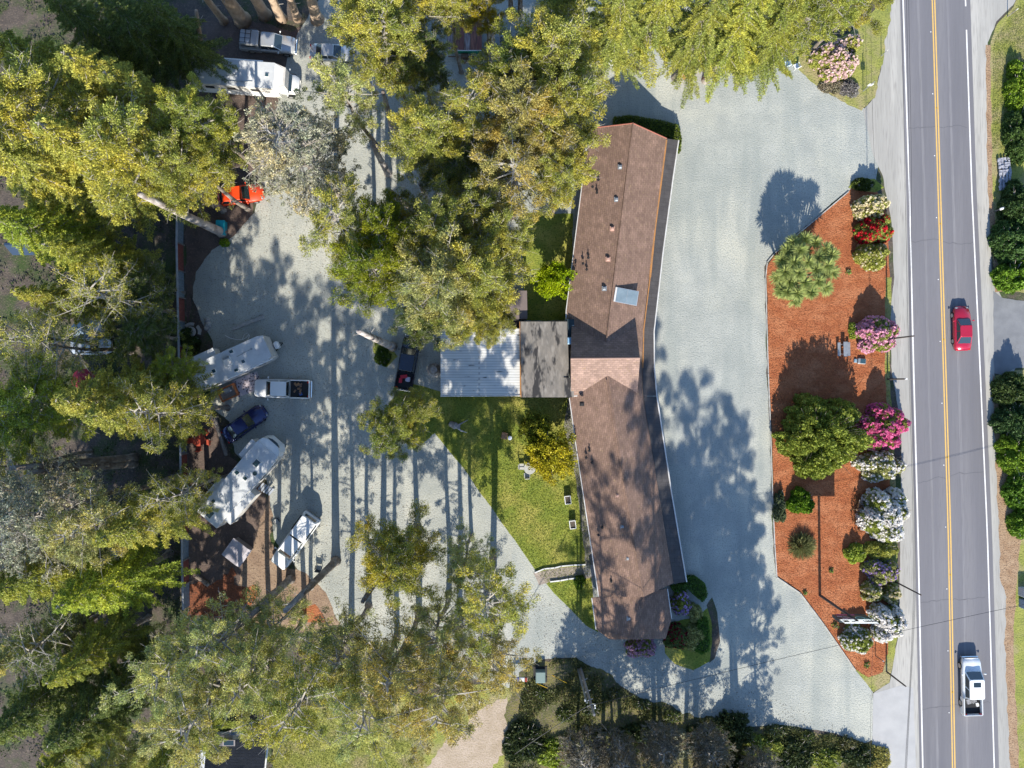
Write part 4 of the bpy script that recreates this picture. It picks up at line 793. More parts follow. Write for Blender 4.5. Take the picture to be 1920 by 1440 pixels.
p2 = MB().box(x0 + .3, x1_ - 1.1, sy + .281, fy - .004, z1 - 2.85, z1 - 2.6).build('neon_line', mat('sign_magenta', (.6, .05, .35), (.7, .1, .15), 2, .4), t)
p3 = MB()
p3.tube([(x0 + .75, fy, z1 - 2.2), (x0 + 1.5, fy, z1 - 1.0)], .04, 6).tube([(x0 + .15, fy, z1 - 2.1), (x0 + .6, fy, z1 - 2.05)], .05, 6).tube([(x0 + .4, fy, z1 - 1.5), (x0 + .9, fy, z1 - 1.35)], .06, 6)
p3.build('tube_lettering', mat('sign_pink', (.6, .35, .35), None, rough=.4), t)
p4 = MB(); ring = [(x0 + 2.1 + .42 * math.cos(k * math.pi / 8), fy, z1 - 1.6 + .38 * math.sin(k * math.pi / 8)) for k in range(17)]
p4.tube(ring, .03, 6, cap=False).tube([(x0 + 2.4, fy, z1 - 1.9), (x0 + 2.9, fy, z1 - .95)], .035, 6); p4.build('tube_emblem', mat('sign_mint', (.35, .6, .5), None, rough=.4), t)
# utility pole
UP = thing('utility_pole', 'tall utility pole with conduits in the rough grass at bottom centre', 'utility pole', G(1088, 1253))
uh = 11.6; MB().tube([(0, 0, 0), (.25, -.05, uh)], [.17, .12], 12).build('pole', mat('pole_wood', (.27, .25, .24), (.17, .155, .15), 2, .9, stretch=(1, 1, .2)), UP)
for dx in (-.22, -.32): MB().tube([(dx, 0, 0), (dx + .12, 0, 9.0)], .045, 6).build('conduit', metal_m, UP)
for z in (3.5, 6.5, 8.6, 9.8): MB().cbox((.1, .1, z), (.7, .06, .06), .4).build('bracket', metal_m, UP)
for x, y, z in ((.5, .1, 9.6), (-.3, .1, 8.5), (.45, .15, 10.3)): MB().cyl(x, y, z, z + .3, .07, 8).build('insulator', white_m, UP)
def wire(label, a, b_, sag, r=.014, group='overhead wires'):
    A, B = Vector(a), Vector(b_); P = []
    for k in range(25):
        u = k / 24; p = A.lerp(B, u); p.z -= sag * 4 * u * (1 - u); P.append(tuple(p))
    c = (A + B) / 2; return tag(MB().tube([tuple(Vector(p) - c) for p in P], r, 5).build('overhead_wire', mat('cable', (.03, .03, .035), None, rough=.6), loc=tuple(c)), label, 'wire', group)
top = Vector(G(1100, 1325, 10.3))
wire('service wire crossing the gravel and road from the utility pole to the right', tuple(top), G(2060, 1105, 9.0), .8, .02)
wire('pale service wire from the utility pole down to the lower left', tuple(top), G(965, 1414, 6.5), .2, .03)
wire('thin wire from the utility pole toward the bottom right', tuple(top), G(1230, 1480, 9), .3, .018)
for i, (x0_, x1_, h_, lab) in enumerate(((1690, 1690, 9.0, 'leftmost of the three wires strung along the road'), (1699, 1694, 9.4, 'middle of the three wires strung along the road'), (1703, 1700, 9.8, 'rightmost of the three wires strung along the road'))):
    P = [(x0_, -40), (x0_ + 7, 350), (1712 + i * 2.5 - 3, 960), (1697 + 2 * i, 1440), (x1_, 1500)]
    pts = []
    for y in range(-40, 1521, 60):
        xx = float(np.interp(y, [-40, 300, 640, 960, 1120, 1300, 1520], [x0_, x0_ + 6, 1703 + i * 2, 1712 + i * 2.5, 1713 + i * 2, 1705 + i, 1692 + i * 2]))
        pts.append(G(xx, y, h_ - 1.0 * math.sin(max(0, min(1, (y + 40) / 1560)) * math.pi)))
    c = Vector(pts[13]); tag(MB().tube([tuple(Vector(p) - c) for p in pts], .015, 5).build('overhead_wire', mat('cable', (.03, .03, .035)), loc=tuple(c)), lab, 'wire', 'wires along the road')
wire('thin wire along the left side of the driveway apron', G(1633, -40, 8), G(1641, 330, 8), .3, .012)
wire('thin wire over the lower tip of the mulch bed', G(1640, 1130, 8), G(1632, 1500, 8), .3, .012)

# ------------------------------------------------------------ bushes and garden plants
PAL = dict(yg=(.44, .435, .10), mid=(.36, .39, .085), dark=(.18, .23, .07), lime=(.46, .55, .02), yel=(.62, .53, .03), olive=(.48, .465, .18), grey=(.46, .445, .33), gg=(.46, .48, .18), br=(.50, .43, .14), bright=(.38, .45, .07), hedge=(.12, .19, .03))
def dome_points(rng, n, rx_, ry, rz, lump=.16, fill=.35, nl=26, lobes=None):
    """points on a cluster of overlapping lumpy domes that together fill an uneven half-ellipsoid"""
    if lobes is None: lobes = [(0, 0, 1, 1)]
    lb = np.array(lobes); w_ = lb[:, 2] ** 2; k = rng.choice(len(lb), n, p=w_ / w_.sum())
    d = rng.normal(size=(n, 3)); d[:, 2] = np.abs(d[:, 2]) * .9; d /= np.linalg.norm(d, axis=1, keepdims=True)
    lc = rng.normal(size=(nl, 3)); lc[:, 2] = np.abs(lc[:, 2]); lc /= np.linalg.norm(lc, axis=1, keepdims=True)
    dd = (d @ lc.T).max(1); rr_ = 1 - lump * np.clip((1 - dd) * 7 * nl / 26, 0, 1.6)
    rad = rr_ * (1 - fill * rng.random(n) ** 2.2)
    p = d * rad[:, None] * lb[k][:, 2:3]; p[:, 2] *= lb[k][:, 3] / lb[k][:, 2]; p[:, 0] += lb[k][:, 0]; p[:, 1] += lb[k][:, 1]
    ins = np.zeros(n, bool)
    for m_ in range(len(lb)):
        q = p.copy(); q[:, :2] -= lb[m_, :2]; q[:, :2] /= lb[m_, 2]; q[:, 2] /= lb[m_, 3]; ins |= (np.linalg.norm(q, axis=1) < .62) & (k != m_)
    p = p[~ins]; d = d[~ins]
    p[:, 0] *= rx_; p[:, 1] *= ry; p[:, 2] *= rz
    return p, d
def make_lobes(seed, n):
    r = random.Random(seed); out = [(0, 0, .62, 1.0)]
    for i in range(n):
        a = i * 2 * math.pi / n + r.uniform(-.35, .35); q = r.uniform(.42, .62); out.append((math.cos(a) * q, math.sin(a) * q, r.uniform(.32, .48), r.uniform(.62, .98)))
    return out
def bush(name, label, cat, px, py, rx_, ry, h, tint, leaf=.13, n=None, seed=1, group=None, blossom=None, bl_n=0, bl_r=.14, lump=.2, zc=.45, up=.4, nl=26, nlobe=6):
    """px, py is where the photo shows the middle of the bush"""
    rng = np.random.default_rng(seed); t = thing(name, label, cat, G(px, py, h * zc)[:2] + (0,), 0, group)
    n = n or int(2100 * (rx_ * ry + (rx_ + ry) * h * .5)); p, d = dome_points(rng, n, rx_, ry, h, lump, nl=nl, lobes=make_lobes(seed, nlobe))
    d2 = d * .6 + rng.normal(size=d.shape) * .55; d2[:, 2] += up * .3
    o = link('foliage', leafmesh('foliage', p, d2, leaf, leaf * .45, rng), t, bush_m); o.color = (*tint, 1)
    st = MB()
    for k in range(6):
        a = k * 1.05 + seed; st.tube([(0, 0, 0), (math.cos(a) * rx_ * .3, math.sin(a) * ry * .3, h * .35), (math.cos(a) * rx_ * .6, math.sin(a) * ry * .6, h * .62)], [.07, .05, .02], 5)
    rs = random.Random(seed)
    for k in range(int(3 * (rx_ + ry))):
        a = rs.uniform(0, 6.28); q = rs.uniform(.3, .85); x_, y_ = math.cos(a) * rx_ * q, math.sin(a) * ry * q; z_ = h * (1 - q * .6); st.tube([(x_ * .4, y_ * .4, z_ * .5), (x_, y_, z_), (x_ * 1.15, y_ * 1.15, z_ * 1.15)], [.03, .02, .006], 4)
    st.build('stems', limb_m if name == 'shrub' else bark_m, t)
    if blossom:
        p, d = dome_points(rng, int(bl_n * 4.2), rx_ * 1.03, ry * 1.03, h * 1.03, lump, .03, lobes=make_lobes(seed, nlobe))
        g = np.sin(p[:, 0] * 1.9 + seed) + np.sin(p[:, 1] * 2.3 + seed * 2) + rng.uniform(-.9, 1.3, len(p)); p = p[g > -1.0]; p = p[p[:, 2] > h * .05]
        # each truss: a ball of petals
        k = 11; c = np.repeat(p, k, 0); q = rng.normal(size=c.shape); q /= np.linalg.norm(q, axis=1, keepdims=True)
        bl_r = bl_r * .95; sz = np.repeat(rng.uniform(.65, 1.25, (len(p), 1)), k, 0) * bl_r
        dirs = np.cross(q, rng.normal(size=q.shape))
        o = link('blossoms', leafmesh('blossoms', c + q * sz * .6, dirs, bl_r * .85, bl_r * .62, rng), t, blossom_m); o.color = (*blossom, 1)
    return t
WHT, PNK, MAG, RED, LIL, CRM = (.92, .89, .86), (.85, .46, .60), (.72, .16, .38), (.55, .01, .03), (.52, .38, .66), (.80, .72, .50)
RH = 'flowering rhododendrons along the road side of the bed'
rh = [('cream rhododendron at the top end of the mulch bed', 1634, 388, 1.75, 1.5, 2.1, PAL['yg'], CRM, 190, .15),
      ('red flowering rhododendron below the cream one', 1641, 430, 2.05, 1.9, 2.2, PAL['mid'], RED, 150, .16),
      ('yellow green rhododendron with few blooms below the red one', 1640, 478, 1.9, 1.75, 1.8, PAL['yg'], CRM, 60, .12),
      ('round lilac pink rhododendron beside the slim pole', 1646, 626, 2.3, 2.15, 2.4, PAL['mid'], PNK, 340, .16),
      ('magenta pink rhododendron right of the broad pine', 1661, 800, 2.4, 2.55, 2.5, PAL['mid'], (.80, .20, .42), 360, .17),
      ('sparse white rhododendron below the magenta one', 1652, 874, 2.65, 1.75, 1.9, PAL['olive'], WHT, 170, .14),
      ('largest white rhododendron, dense with blooms', 1663, 965, 2.75, 3.05, 2.7, PAL['mid'], WHT, 560, .17),
      ('sparse violet rhododendron below the lime shrubs', 1655, 1072, 2.0, 1.5, 1.6, PAL['olive'], LIL, 95, .13),
      ('cream speckled rhododendron above the roadside sign', 1637, 1110, 1.35, 1.1, 1.5, PAL['yg'], CRM, 80, .14),
      ('small cream rhododendron beside the lower slim pole', 1672, 1114, 1.1, 1.1, 1.4, PAL['yg'], CRM, 60, .13),
      ('bright white rhododendron right of the roadside sign', 1668, 1167, 2.0, 2.1, 2.3, PAL['mid'], WHT, 330, .17),
      ('low white edged rhododendron under the roadside sign', 1610, 1200, 1.95, 1.65, 1.5, PAL['mid'], WHT, 150, .13)]
for i, (lab, x, y, a, b_, h, tn, bl, bn, br_) in enumerate(rh): bush('rhododendron', lab, 'rhododendron', x, y, a, b_, h * 1.3, tn, .14, seed=20 + i, group=RH, blossom=bl, bl_n=bn, bl_r=br_)
bush('rhododendron', 'large pale pink rhododendron in the dry grass near the top trees', 'rhododendron', 1567, 112, 2.7, 2.4, 2.6, PAL['yg'], .15, seed=40, blossom=(.80, .60, .58), bl_n=260, bl_r=.15)
bush('rhododendron', 'pale pink rhododendron bloom at the upper right of the large one', 'rhododendron', 1598, 82, 1.2, 1.0, 1.6, PAL['yg'], .14, seed=41, blossom=(.80, .62, .62), bl_n=70, bl_r=.15)
bush('rhododendron', 'pink lilac rhododendron against the lower end of the motel', 'rhododendron', 1203, 1216, 1.9, 1.2, 1.6, PAL['mid'], .13, seed=42, blossom=(.66, .42, .58), bl_n=150, bl_r=.13)
bush('rhododendron', 'lilac rhododendron beside the lower right corner of the motel roof', 'rhododendron', 1277, 1131, 1.25, 1.4, 1.7, PAL['mid'], .13, seed=43, blossom=LIL, bl_n=75, bl_r=.13)
bush('rhododendron', 'dark red rhododendron in the shaded round island bed', 'rhododendron', 1272, 1195, 1.7, 1.5, 1.6, PAL['dark'], .13, seed=44, blossom=(.25, .01, .03), bl_n=50, bl_r=.13)
bush('shrub', 'olive shrub below the lilac rhododendron by the motel', 'shrub', 1304, 1150, 1.0, 1.2, 1.3, PAL['olive'], .12, seed=45)
bush('shrub', 'dark green shrub in the middle of the shaded island bed', 'shrub', 1300, 1195, 1.5, 1.6, 1.5, PAL['olive'], .12, seed=46)
bush('shrub', 'bright lime shrub below the largest white rhododendron', 'shrub', 1606, 1038, 1.25, 1.4, 1.3, PAL['bright'], .13, seed=47)
bush('shrub', 'yellow green shrub touching the largest white rhododendron', 'shrub', 1655, 1033, 2.1, 1.25, 1.5, PAL['yg'], .13, seed=48)
bush('shrub', 'round lime green shrub in the middle left of the mulch bed', 'shrub', 1504, 942, 1.65, 1.65, 1.7, (.16, .27, .02), .16, seed=49, lump=.35)
bush('shrub', 'grey green shrub at the kerb left of the lime shrub', 'shrub', 1462, 950, .75, 2.0, 1.3, (.15, .18, .09), .12, seed=50)
bush('shrub', 'thin reddish dry shrub left of the largest white rhododendron', 'shrub', 1612, 962, .8, 2.4, 1.2, (.18, .10, .05), .1, n=900, seed=51)
bush('shrub', 'low lilac grey shrub in the dry grass near the traffic sign', 'shrub', 1592, 165, 1.4, 1.1, .8, (.30, .27, .27), .1, seed=52)
bush('shrub', 'pale brown shrub at the gravel corner of the dry grass', 'shrub', 1560, 160, 1.6, 1.0, .6, (.32, .27, .19), .1, seed=53)
bush('shrub', 'dark dense shrub at the top tip of the mulch bed', 'shrub', 1622, 345, 1.4, .7, .9, (.08, .11, .02), .1, seed=54)
bush('shrub', 'small lime shrub at left foot of the lilac pink rhododendron', 'shrub', 1600, 620, .45, 1.0, .8, PAL['bright'], .1, seed=55)
for i, (x, y, s_, lab) in enumerate(((1591, 510, .36, 'tiny green seedling plant right of the spiky palm clump'), (1559, 1070, .32, 'tiny green seedling plant right of the grassy ball'), (1510, 1112, .3, 'tiny green seedling plant nearest the kerb bend'),
                                (1567, 1174, .42, 'tiny bright seedling plant left of the roadside sign'), (1626, 1248, .38, 'tiny bright seedling plant at the lower tip of the bed'), (1515, 1030, .3, 'tiny seedling hidden beside the grassy ball'))):
    bush('seedling', lab, 'seedling', x, y, s_, s_, s_ * 1.1, (.20, .30, .05), .10, n=90, seed=60 + i, group='small plants set in the mulch')
# clipped hedges
def hedge(label, ring, h, tint, seed=1, z0=0.0, dens=260):
    c = G(sum(p[0] for p in ring) / len(ring), sum(p[1] for p in ring) / len(ring)); t = thing('hedge', label, 'hedge', c)
    rng = np.random.default_rng(seed); P = [(G(*p)[0] - c[0], G(*p)[1] - c[1]) for p in ring]
    a = sum(P[i][0] * P[(i + 1) % len(P)][1] - P[(i + 1) % len(P)][0] * P[i][1] for i in range(len(P)))
    if a < 0: P.reverse(); a = -a
    MB().prism([(x * .93, y * .93) for x, y in P], 0, h - .12, [(x * .85, y * .85) for x, y in P]).build('branches', mat('hedge_core', (.03, .05, .015), None), t)
    q = scatter(ring, int(a * .5 * dens), rng) - np.array(c[:2]); top = np.c_[q, h - .05 + rng.normal(size=len(q)) * .05]
    side_ = []
    for i in range(len(P)):
        A, B = np.array(P[i]), np.array(P[(i + 1) % len(P)]); L = np.linalg.norm(B - A); m_ = int(L * h * dens * .8); u = rng.random((m_, 1)); side_.append(np.c_[A + (B - A) * u + rng.normal(size=(m_, 2)) * .04, rng.random(m_) * h])
    p = np.vstack([top] + side_); d = rng.normal(size=p.shape); o = link('foliage', leafmesh('foliage', p, d, .09, .045, rng), t, bush_m); o.color = (*tint, 1); return t
hedge('trimmed hedge around the top end of the motel roof', [(1150, 225), (1180, 222), (1240, 232), (1268, 240), (1274, 262), (1272, 288), (1262, 285), (1258, 262), (1180, 238), (1150, 238)], 1.0, (.13, .17, .02), 1)
hedge('rounded dark green hedge at lower right corner of the motel', [(1284, 1080), (1300, 1078), (1318, 1092), (1322, 1112), (1314, 1124), (1300, 1112), (1288, 1100), (1262, 1106), (1256, 1098), (1280, 1092)], 1.0, (.10, .19, .03), 2)
hedge('straight dark green hedge on the right of the round island bed', [(1306, 1158), (1322, 1155), (1326, 1190), (1325, 1212), (1312, 1220), (1296, 1212), (1308, 1200), (1304, 1178)], 1.2, (.11, .22, .03), 3)
sheet('island_bed', [(1245, 1180), (1256, 1168), (1290, 1160), (1305, 1160), (1335, 1130), (1345, 1180), (1343, 1215), (1330, 1240), (1300, 1256), (1265, 1245), (1246, 1225)], .018, lawn_m, .05, **ST)
sheet('island_border', [(1325, 1135), (1335, 1120), (1345, 1150), (1350, 1200), (1340, 1235), (1330, 1243), (1336, 1200), (1334, 1165)], .022, duff_m, .04, **ST)
# spiky cabbage palm clump
def rosettes(t, heads, seed, L=.62, tint=(.38, .42, .14)):
    rng = np.random.default_rng(seed); cs, ds = [], []
    for (x, y, z) in heads:
        n = 160; d = rng.normal(size=(n, 3)); d[:, 2] = np.abs(d[:, 2]) * .9 - .12; d /= np.linalg.norm(d, axis=1, keepdims=True)
        k = rng.uniform(.65, 1.05, (n, 1)) * L; cs.append(np.array([x, y, z]) + d * k * .55); ds.append(d)
    c = np.vstack(cs); d = np.vstack(ds); n = len(c); s = np.cross(d, np.array([0, 0, 1.0])); s /= np.linalg.norm(s, axis=1, keepdims=True) + 1e-9
    v = np.empty((n, 4, 3)); Lh = L * .5 * rng.uniform(.7, 1.1, (n, 1)); v[:, 0] = c - d * Lh; v[:, 1] = c + s * .042; v[:, 2] = c + d * Lh - np.array([0, 0, .10]); v[:, 3] = c - s * .042
    me = bpy.data.meshes.new('leaves'); me.from_pydata(v.reshape(-1, 3).tolist(), [], [(4 * i, 4 * i + 1, 4 * i + 2, 4 * i + 3) for i in range(n)])
    a = me.attributes.new('rnd', 'FLOAT', 'FACE'); a.data.foreach_set('value', rng.uniform(0, 1, n).astype(np.float32))
    o = link('leaves', me, t, bush_m); o.color = (*tint, 1)
t = thing('cabbage_palm', 'clump of spiky rosette palms near the top left kerb of the mulch bed', 'palm', G(1508, 506, 4.4)[:2] + (0,)); c0 = Vector(t.location)
heads = []
rr = random.Random(9)
for (x, y) in ((1487, 455), (1510, 448), (1475, 470), (1500, 470), (1528, 455), (1548, 468), (1560, 478), (1535, 482), (1515, 492), (1490, 492), (1465, 488), (1472, 510), (1497, 512), (1530, 505), (1552, 498), (1560, 510), (1457, 520), (1480, 530), (1508, 530), (1535, 528), (1548, 540), (1520, 548), (1475, 548), (1495, 550), (1490, 562)):
    z = 5.3 - ((x - 1508) ** 2 + (y - 500) ** 2) / 4200 * 1.1 + rr.uniform(-.5, .3); heads.append(tuple(Vector(G(x, y, z)) - c0))
for k in range(12): heads.append((rr.uniform(-2.2, 2.2), rr.uniform(-2.4, 2.4), rr.uniform(3.2, 4.6)))
rosettes(t, heads, 3, 1.0)
tr_ = MB()
for i, hd in enumerate(heads): tr_.tube([(hd[0] * .15, hd[1] * .15, 0), (hd[0] * .6, hd[1] * .6, hd[2] * .5), hd], [.12, .09, .06], 6)
tr_.build('trunk', bark_m, t)
# grassy ball
t = thing('grass_clump', 'round olive grassy ball plant in the lower mulch bed', 'ornamental grass', G(1508, 1026, .8)[:2] + (0,))
rng = np.random.default_rng(5); n = 2600; d = rng.normal(size=(n, 3)); d[:, 2] = np.abs(d[:, 2]); d /= np.linalg.norm(d, axis=1, keepdims=True)
o = link('blades', leafmesh('blades', d * np.array([1.5, 1.5, 1.1]) * rng.uniform(.35, .95, (n, 1)), d + rng.normal(size=d.shape) * .12, .34, .022, rng), t, bush_m); o.color = (.26, .26, .11, 1)

# ------------------------------------------------------------ trees
def tubes_mesh(name, trunk, limbs):
    b = MB()
    for pts, r in trunk: b.tube(pts, r, 10, cap=False)
    n0 = len(b.f)
    for pts, r in limbs: b.tube(pts, r, 4, cap=False)
    me = bpy.data.meshes.new(name); me.from_pydata(b.v, [], b.f); me.update()
    mi = np.ones(len(b.f), np.int32); mi[:n0] = 0; me.polygons.foreach_set('material_index', mi); return me
def make_tree(kind, seed):
    """prototype about 24 m tall: returns trunk mesh and crown mesh"""
    rng = np.random.default_rng(seed); rd = random.Random(seed); H = 24.0; chains = []; C_, D_ = [], []
    lean = np.array([rd.uniform(-.6, .6), rd.uniform(-.6, .6)])
    ph = rd.uniform(0, 6.28); tp = lambda z: np.array([lean[0] * (z / H) ** 2 + .28 * math.sin(z / 4.2 + ph) * min(1, z / 4), lean[1] * (z / H) ** 2 + .28 * math.cos(z / 3.6 + ph) * min(1, z / 4), z])
    chains.append(([tuple(tp(z)) for z in (0, .5, 2.5, 5, 7, 9, 11, 14, 17, 20, H * .97)], [.55, .38, .33, .30, .28, .25, .22, .18, .14, .09, .03]))
    def clump(p, out, r, n, flat=.55):
        q = rng.normal(size=(n, 3)); q /= np.linalg.norm(q, axis=1, keepdims=True); rad = r * rng.uniform(.45, 1.0, (n, 1)); q2 = q * rad; q2[:, 2] *= flat
        C_.append(p + q2); dd = q * .5 + out * .5 + rng.normal(size=q.shape) * .5; dd[:, 2] += .25; D_.append(dd)
    if kind in ('broad', 'loose', 'sparse'):
        nl = dict(broad=42, loose=30, sparse=30)[kind]; R0 = 5.0; z0 = dict(broad=12.0, loose=12.0, sparse=10.0)[kind]
        for i in range(nl):
            u = (i + rd.random() * .8) / nl; z = z0 + (H - 1.2 - z0) * u ** .92; a = i * 2.399 + rd.uniform(-.5, .5)
            prof = math.sin(math.pi * (.22 + .74 * u)) ** .75; L = R0 * prof * rd.uniform(.55, 1.25); rise = L * rd.uniform(.05, .42) * (.5 + u)
            o = np.array([math.cos(a), math.sin(a), 0.0]); s0 = tp(z); pts = [s0]
            bend = rd.uniform(-.35, .35); sd = np.array([-o[1], o[0], 0])
            for k in range(1, 5):
                f = k / 4; pts.append(s0 + o * L * f + sd * bend * L * f * f * .5 + np.array([0, 0, rise * f ** .8]))
            chains.append(([tuple(p) for p in pts] + [tuple(pts[-1] + o * .8 + np.array([0, 0, .35]))], [.115, .085, .06, .04, .022, .008]))
            nc = int(4 + L * 1.75) if kind == 'broad' else int(3 + L * 1.25) if kind == 'loose' else int(2 + L * .9)
            for j in range(nc):
                f = rd.uniform(.28, 1.03); f = min(f, 1.0); k = min(3, int(f * 4)); g = f * 4 - k; p = pts[k] * (1 - g) + pts[k + 1] * g
                side_ = rd.uniform(-1, 1) * L * .29 * (1.15 - f * .6); q = p + sd * side_ + o * rd.uniform(-.2, .4) + np.array([0, 0, rd.uniform(-.25, .45)])
                chains.append(([tuple(p), tuple((p + q) / 2 + np.array([0, 0, .12])), tuple(q)], [.035, .025, .012]))
                n_ = int(dict(broad=235, loose=165, sparse=100)[kind] * rd.uniform(.6, 1.3)); clump(q, o, rd.uniform(.45, .85) * (1 if kind != 'loose' else .9), n_)
                if kind == 'sparse' or rd.random() < .6:
                    for m_ in range(4 if kind == 'sparse' else 3):
                        e = q + np.array([rd.uniform(-.8, .8), rd.uniform(-.8, .8), rd.uniform(.0, .7)]); chains.append(([tuple(q), tuple((q + e) / 2 + np.array([.05, .04, .05])), tuple(e)], [.02, .014, .007]))
        for i in range(13):   # dying lower limbs with a few tufts
            z = rd.uniform(4.5, z0 + 1); a = rd.uniform(0, 6.28); L = rd.uniform(1.2, 3.6) * (.5 + z / 18); o = np.array([math.cos(a), math.sin(a), 0.0]); s0 = tp(z); e = s0 + o * L + np.array([0, 0, rd.uniform(-.6, .6)])
            chains.append(([tuple(s0), tuple((s0 + e) / 2 + np.array([0, 0, .2])), tuple(e)], [.05, .035, .01]))
            for j in range(rd.randint(1, 4)): clump(e - o * rd.uniform(0, L * .5) + rng.normal(size=3) * .3, o, rd.uniform(.3, .6), 80)
        L_, W_ = .092, .038
    elif kind == 'spruce':
        R0 = 4.6; z0 = 6.0; nl = 120
        for i in range(nl):
            u = (i + rd.random()) / nl; z = z0 + (H - .5 - z0) * u; a = i * 2.399 + rd.uniform(-.4, .4); L = R0 * ((1 - u) ** .72) * rd.uniform(.7, 1.12) + .35
            o = np.array([math.cos(a), math.sin(a), 0.0]); sd = np.array([-o[1], o[0], 0]); s0 = tp(z)
            pt = lambda f: s0 + o * L * f + np.array([0, 0, L * (.12 * f - .42 * f * f)]) + sd * L * .08 * math.sin(f * 3 + i)
            chains.append(([tuple(pt(f)) for f in (0, .33, .66, 1)], [.07, .05, .03, .01]))
            ns = int(6 + L * 5)
            for j in range(ns):
                f = .15 + .85 * (j + .5) / ns; b0 = pt(f)
                for s_ in (-1, 1):
                    tl = (.22 + .30 * L * .5) * (1.12 - f) * rd.uniform(.6, 1.25) + .15; dr = o * .75 + sd * s_ * .85; dr /= np.linalg.norm(dr)
                    nn = int(7 + tl * 18); tt2 = rng.random((nn, 1)); c = b0 + dr * tl * tt2 + np.array([0, 0, -.16]) * tt2 * tl + rng.normal(size=(nn, 3)) * .045
                    C_.append(c); dd = dr + sd * s_ * .2 + rng.normal(size=(nn, 3)) * .42; D_.append(dd)
        L_, W_ = .115, .036
    elif kind == 'twiggy':
        R0 = 4.8; z0 = 9.0; nl = 40
        for i in range(nl):
            u = (i + rd.random()) / nl; z = z0 + (H - 1 - z0) * u; a = i * 2.399; L = R0 * math.sin(math.pi * (.25 + .68 * u)) ** .7 * rd.uniform(.7, 1.15); o = np.array([math.cos(a), math.sin(a), 0.0]); sd = np.array([-o[1], o[0], 0]); s0 = tp(z)
            pt = lambda f: s0 + o * L * f + np.array([0, 0, L * .35 * f]) + sd * .3 * math.sin(4 * f + i)
            chains.append(([tuple(pt(f)) for f in (0, .3, .6, 1)], [.12, .09, .06, .02]))
            for j in range(13):
                f = rd.uniform(.25, 1); s1 = pt(f); d = o * rd.uniform(.3, 1) + sd * rd.uniform(-1, 1) + np.array([0, 0, rd.uniform(-.1, .6)]); d /= np.linalg.norm(d); l1 = rd.uniform(.8, 1.9)
                e = s1 + d * l1; chains.append(([tuple(s1), tuple((s1 + e) / 2 + np.array([0, 0, .1])), tuple(e)], [.04, .028, .014]))
                for m_ in range(7):
                    f2 = rd.uniform(.3, 1); s2 = s1 + d * l1 * f2; d2 = d + rng.normal(size=3) * .7; d2 /= np.linalg.norm(d2); e2 = s2 + d2 * rd.uniform(.35, .9); chains.append(([tuple(s2), tuple(e2)], [.019, .008]))
                    if rd.random() < .62: clump(e2, o, .26, 20, .8)
        L_, W_ = .11, .055
    elif kind == 'small':   # low round garden tree about 6 m, scaled on use
        chains = [([(0, 0, 0), (0, 0, 2.0), (.1, 0, 3.2)], [.2, .16, .12])]
        for i in range(26):
            a = i * 2.399; u = (i + .5) / 26; L = 2.6 * math.sin(math.pi * (.3 + .6 * u)) * rd.uniform(.7, 1.1); o = np.array([math.cos(a), math.sin(a), 0.0]); s0 = np.array([0, 0, 1.8 + 2.2 * u]); e = s0 + o * L + np.array([0, 0, 1.0])
            chains.append(([tuple(s0), tuple((s0 + e) / 2 + np.array([0, 0, .2])), tuple(e)], [.07, .05, .02]))
            for j in range(7):
                f = rd.uniform(.3, 1.05); q = s0 + (e - s0) * f + np.array([rd.uniform(-.5, .5), rd.uniform(-.5, .5), rd.uniform(-.2, .5)]); clump(q, o, rd.uniform(.35, .6), 95, .7)
        L_, W_ = .12, .062
    tm = tubes_mesh('trunk', chains[:1], chains[1:])
    cm = leafmesh('crown', np.vstack(C_), np.vstack(D_), L_, W_, rng)
    tm.materials.append(bark_m); tm.materials.append(limb_m); cm.materials.append(leaf_m)
    return tm, cm
PROTO = {k: [make_tree(k, 100 * i + j) for j in range(n)] for i, (k, n) in enumerate((('broad', 4), ('loose', 2), ('sparse', 1), ('spruce', 3), ('twiggy', 1), ('small', 1)))}
rt = random.Random(77)
def tree(name, kind, label, px, py, r, H, tint, base=None, zc=.70, group=None, cat='tree', var=None):
    """px, py: where the photo shows the middle of the crown; r crown radius in metres, H height"""
    x, y, _ = G(px, py, H * zc)
    if base: x, y, _ = G(*base)
    root = thing(name, label, cat, (x, y, 0), rt.uniform(0, 6.28), group)
    tm, cm = PROTO[kind][rt.randrange(len(PROTO[kind])) if var is None else var]; h0 = 5.6 if kind == 'small' else 24.0; r0 = dict(broad=5.3, loose=5.2, sparse=5.3, spruce=4.9, twiggy=5.6, small=3.0)[kind]
    r = r if kind == 'small' else r * .84
    sc = (r / r0, r / r0 * rt.uniform(.92, 1.08), H / h0)
    for nm, me in (('trunk', tm), ('crown', cm)):
        o = link(nm, me, root); o.scale = sc
        if nm == 'crown':
            k = rt.uniform(.9, 1.12); t_ = PAL[tint] if isinstance(tint, str) else tint; o.color = (t_[0] * k, t_[1] * k, t_[2] * k, 1)
    return root
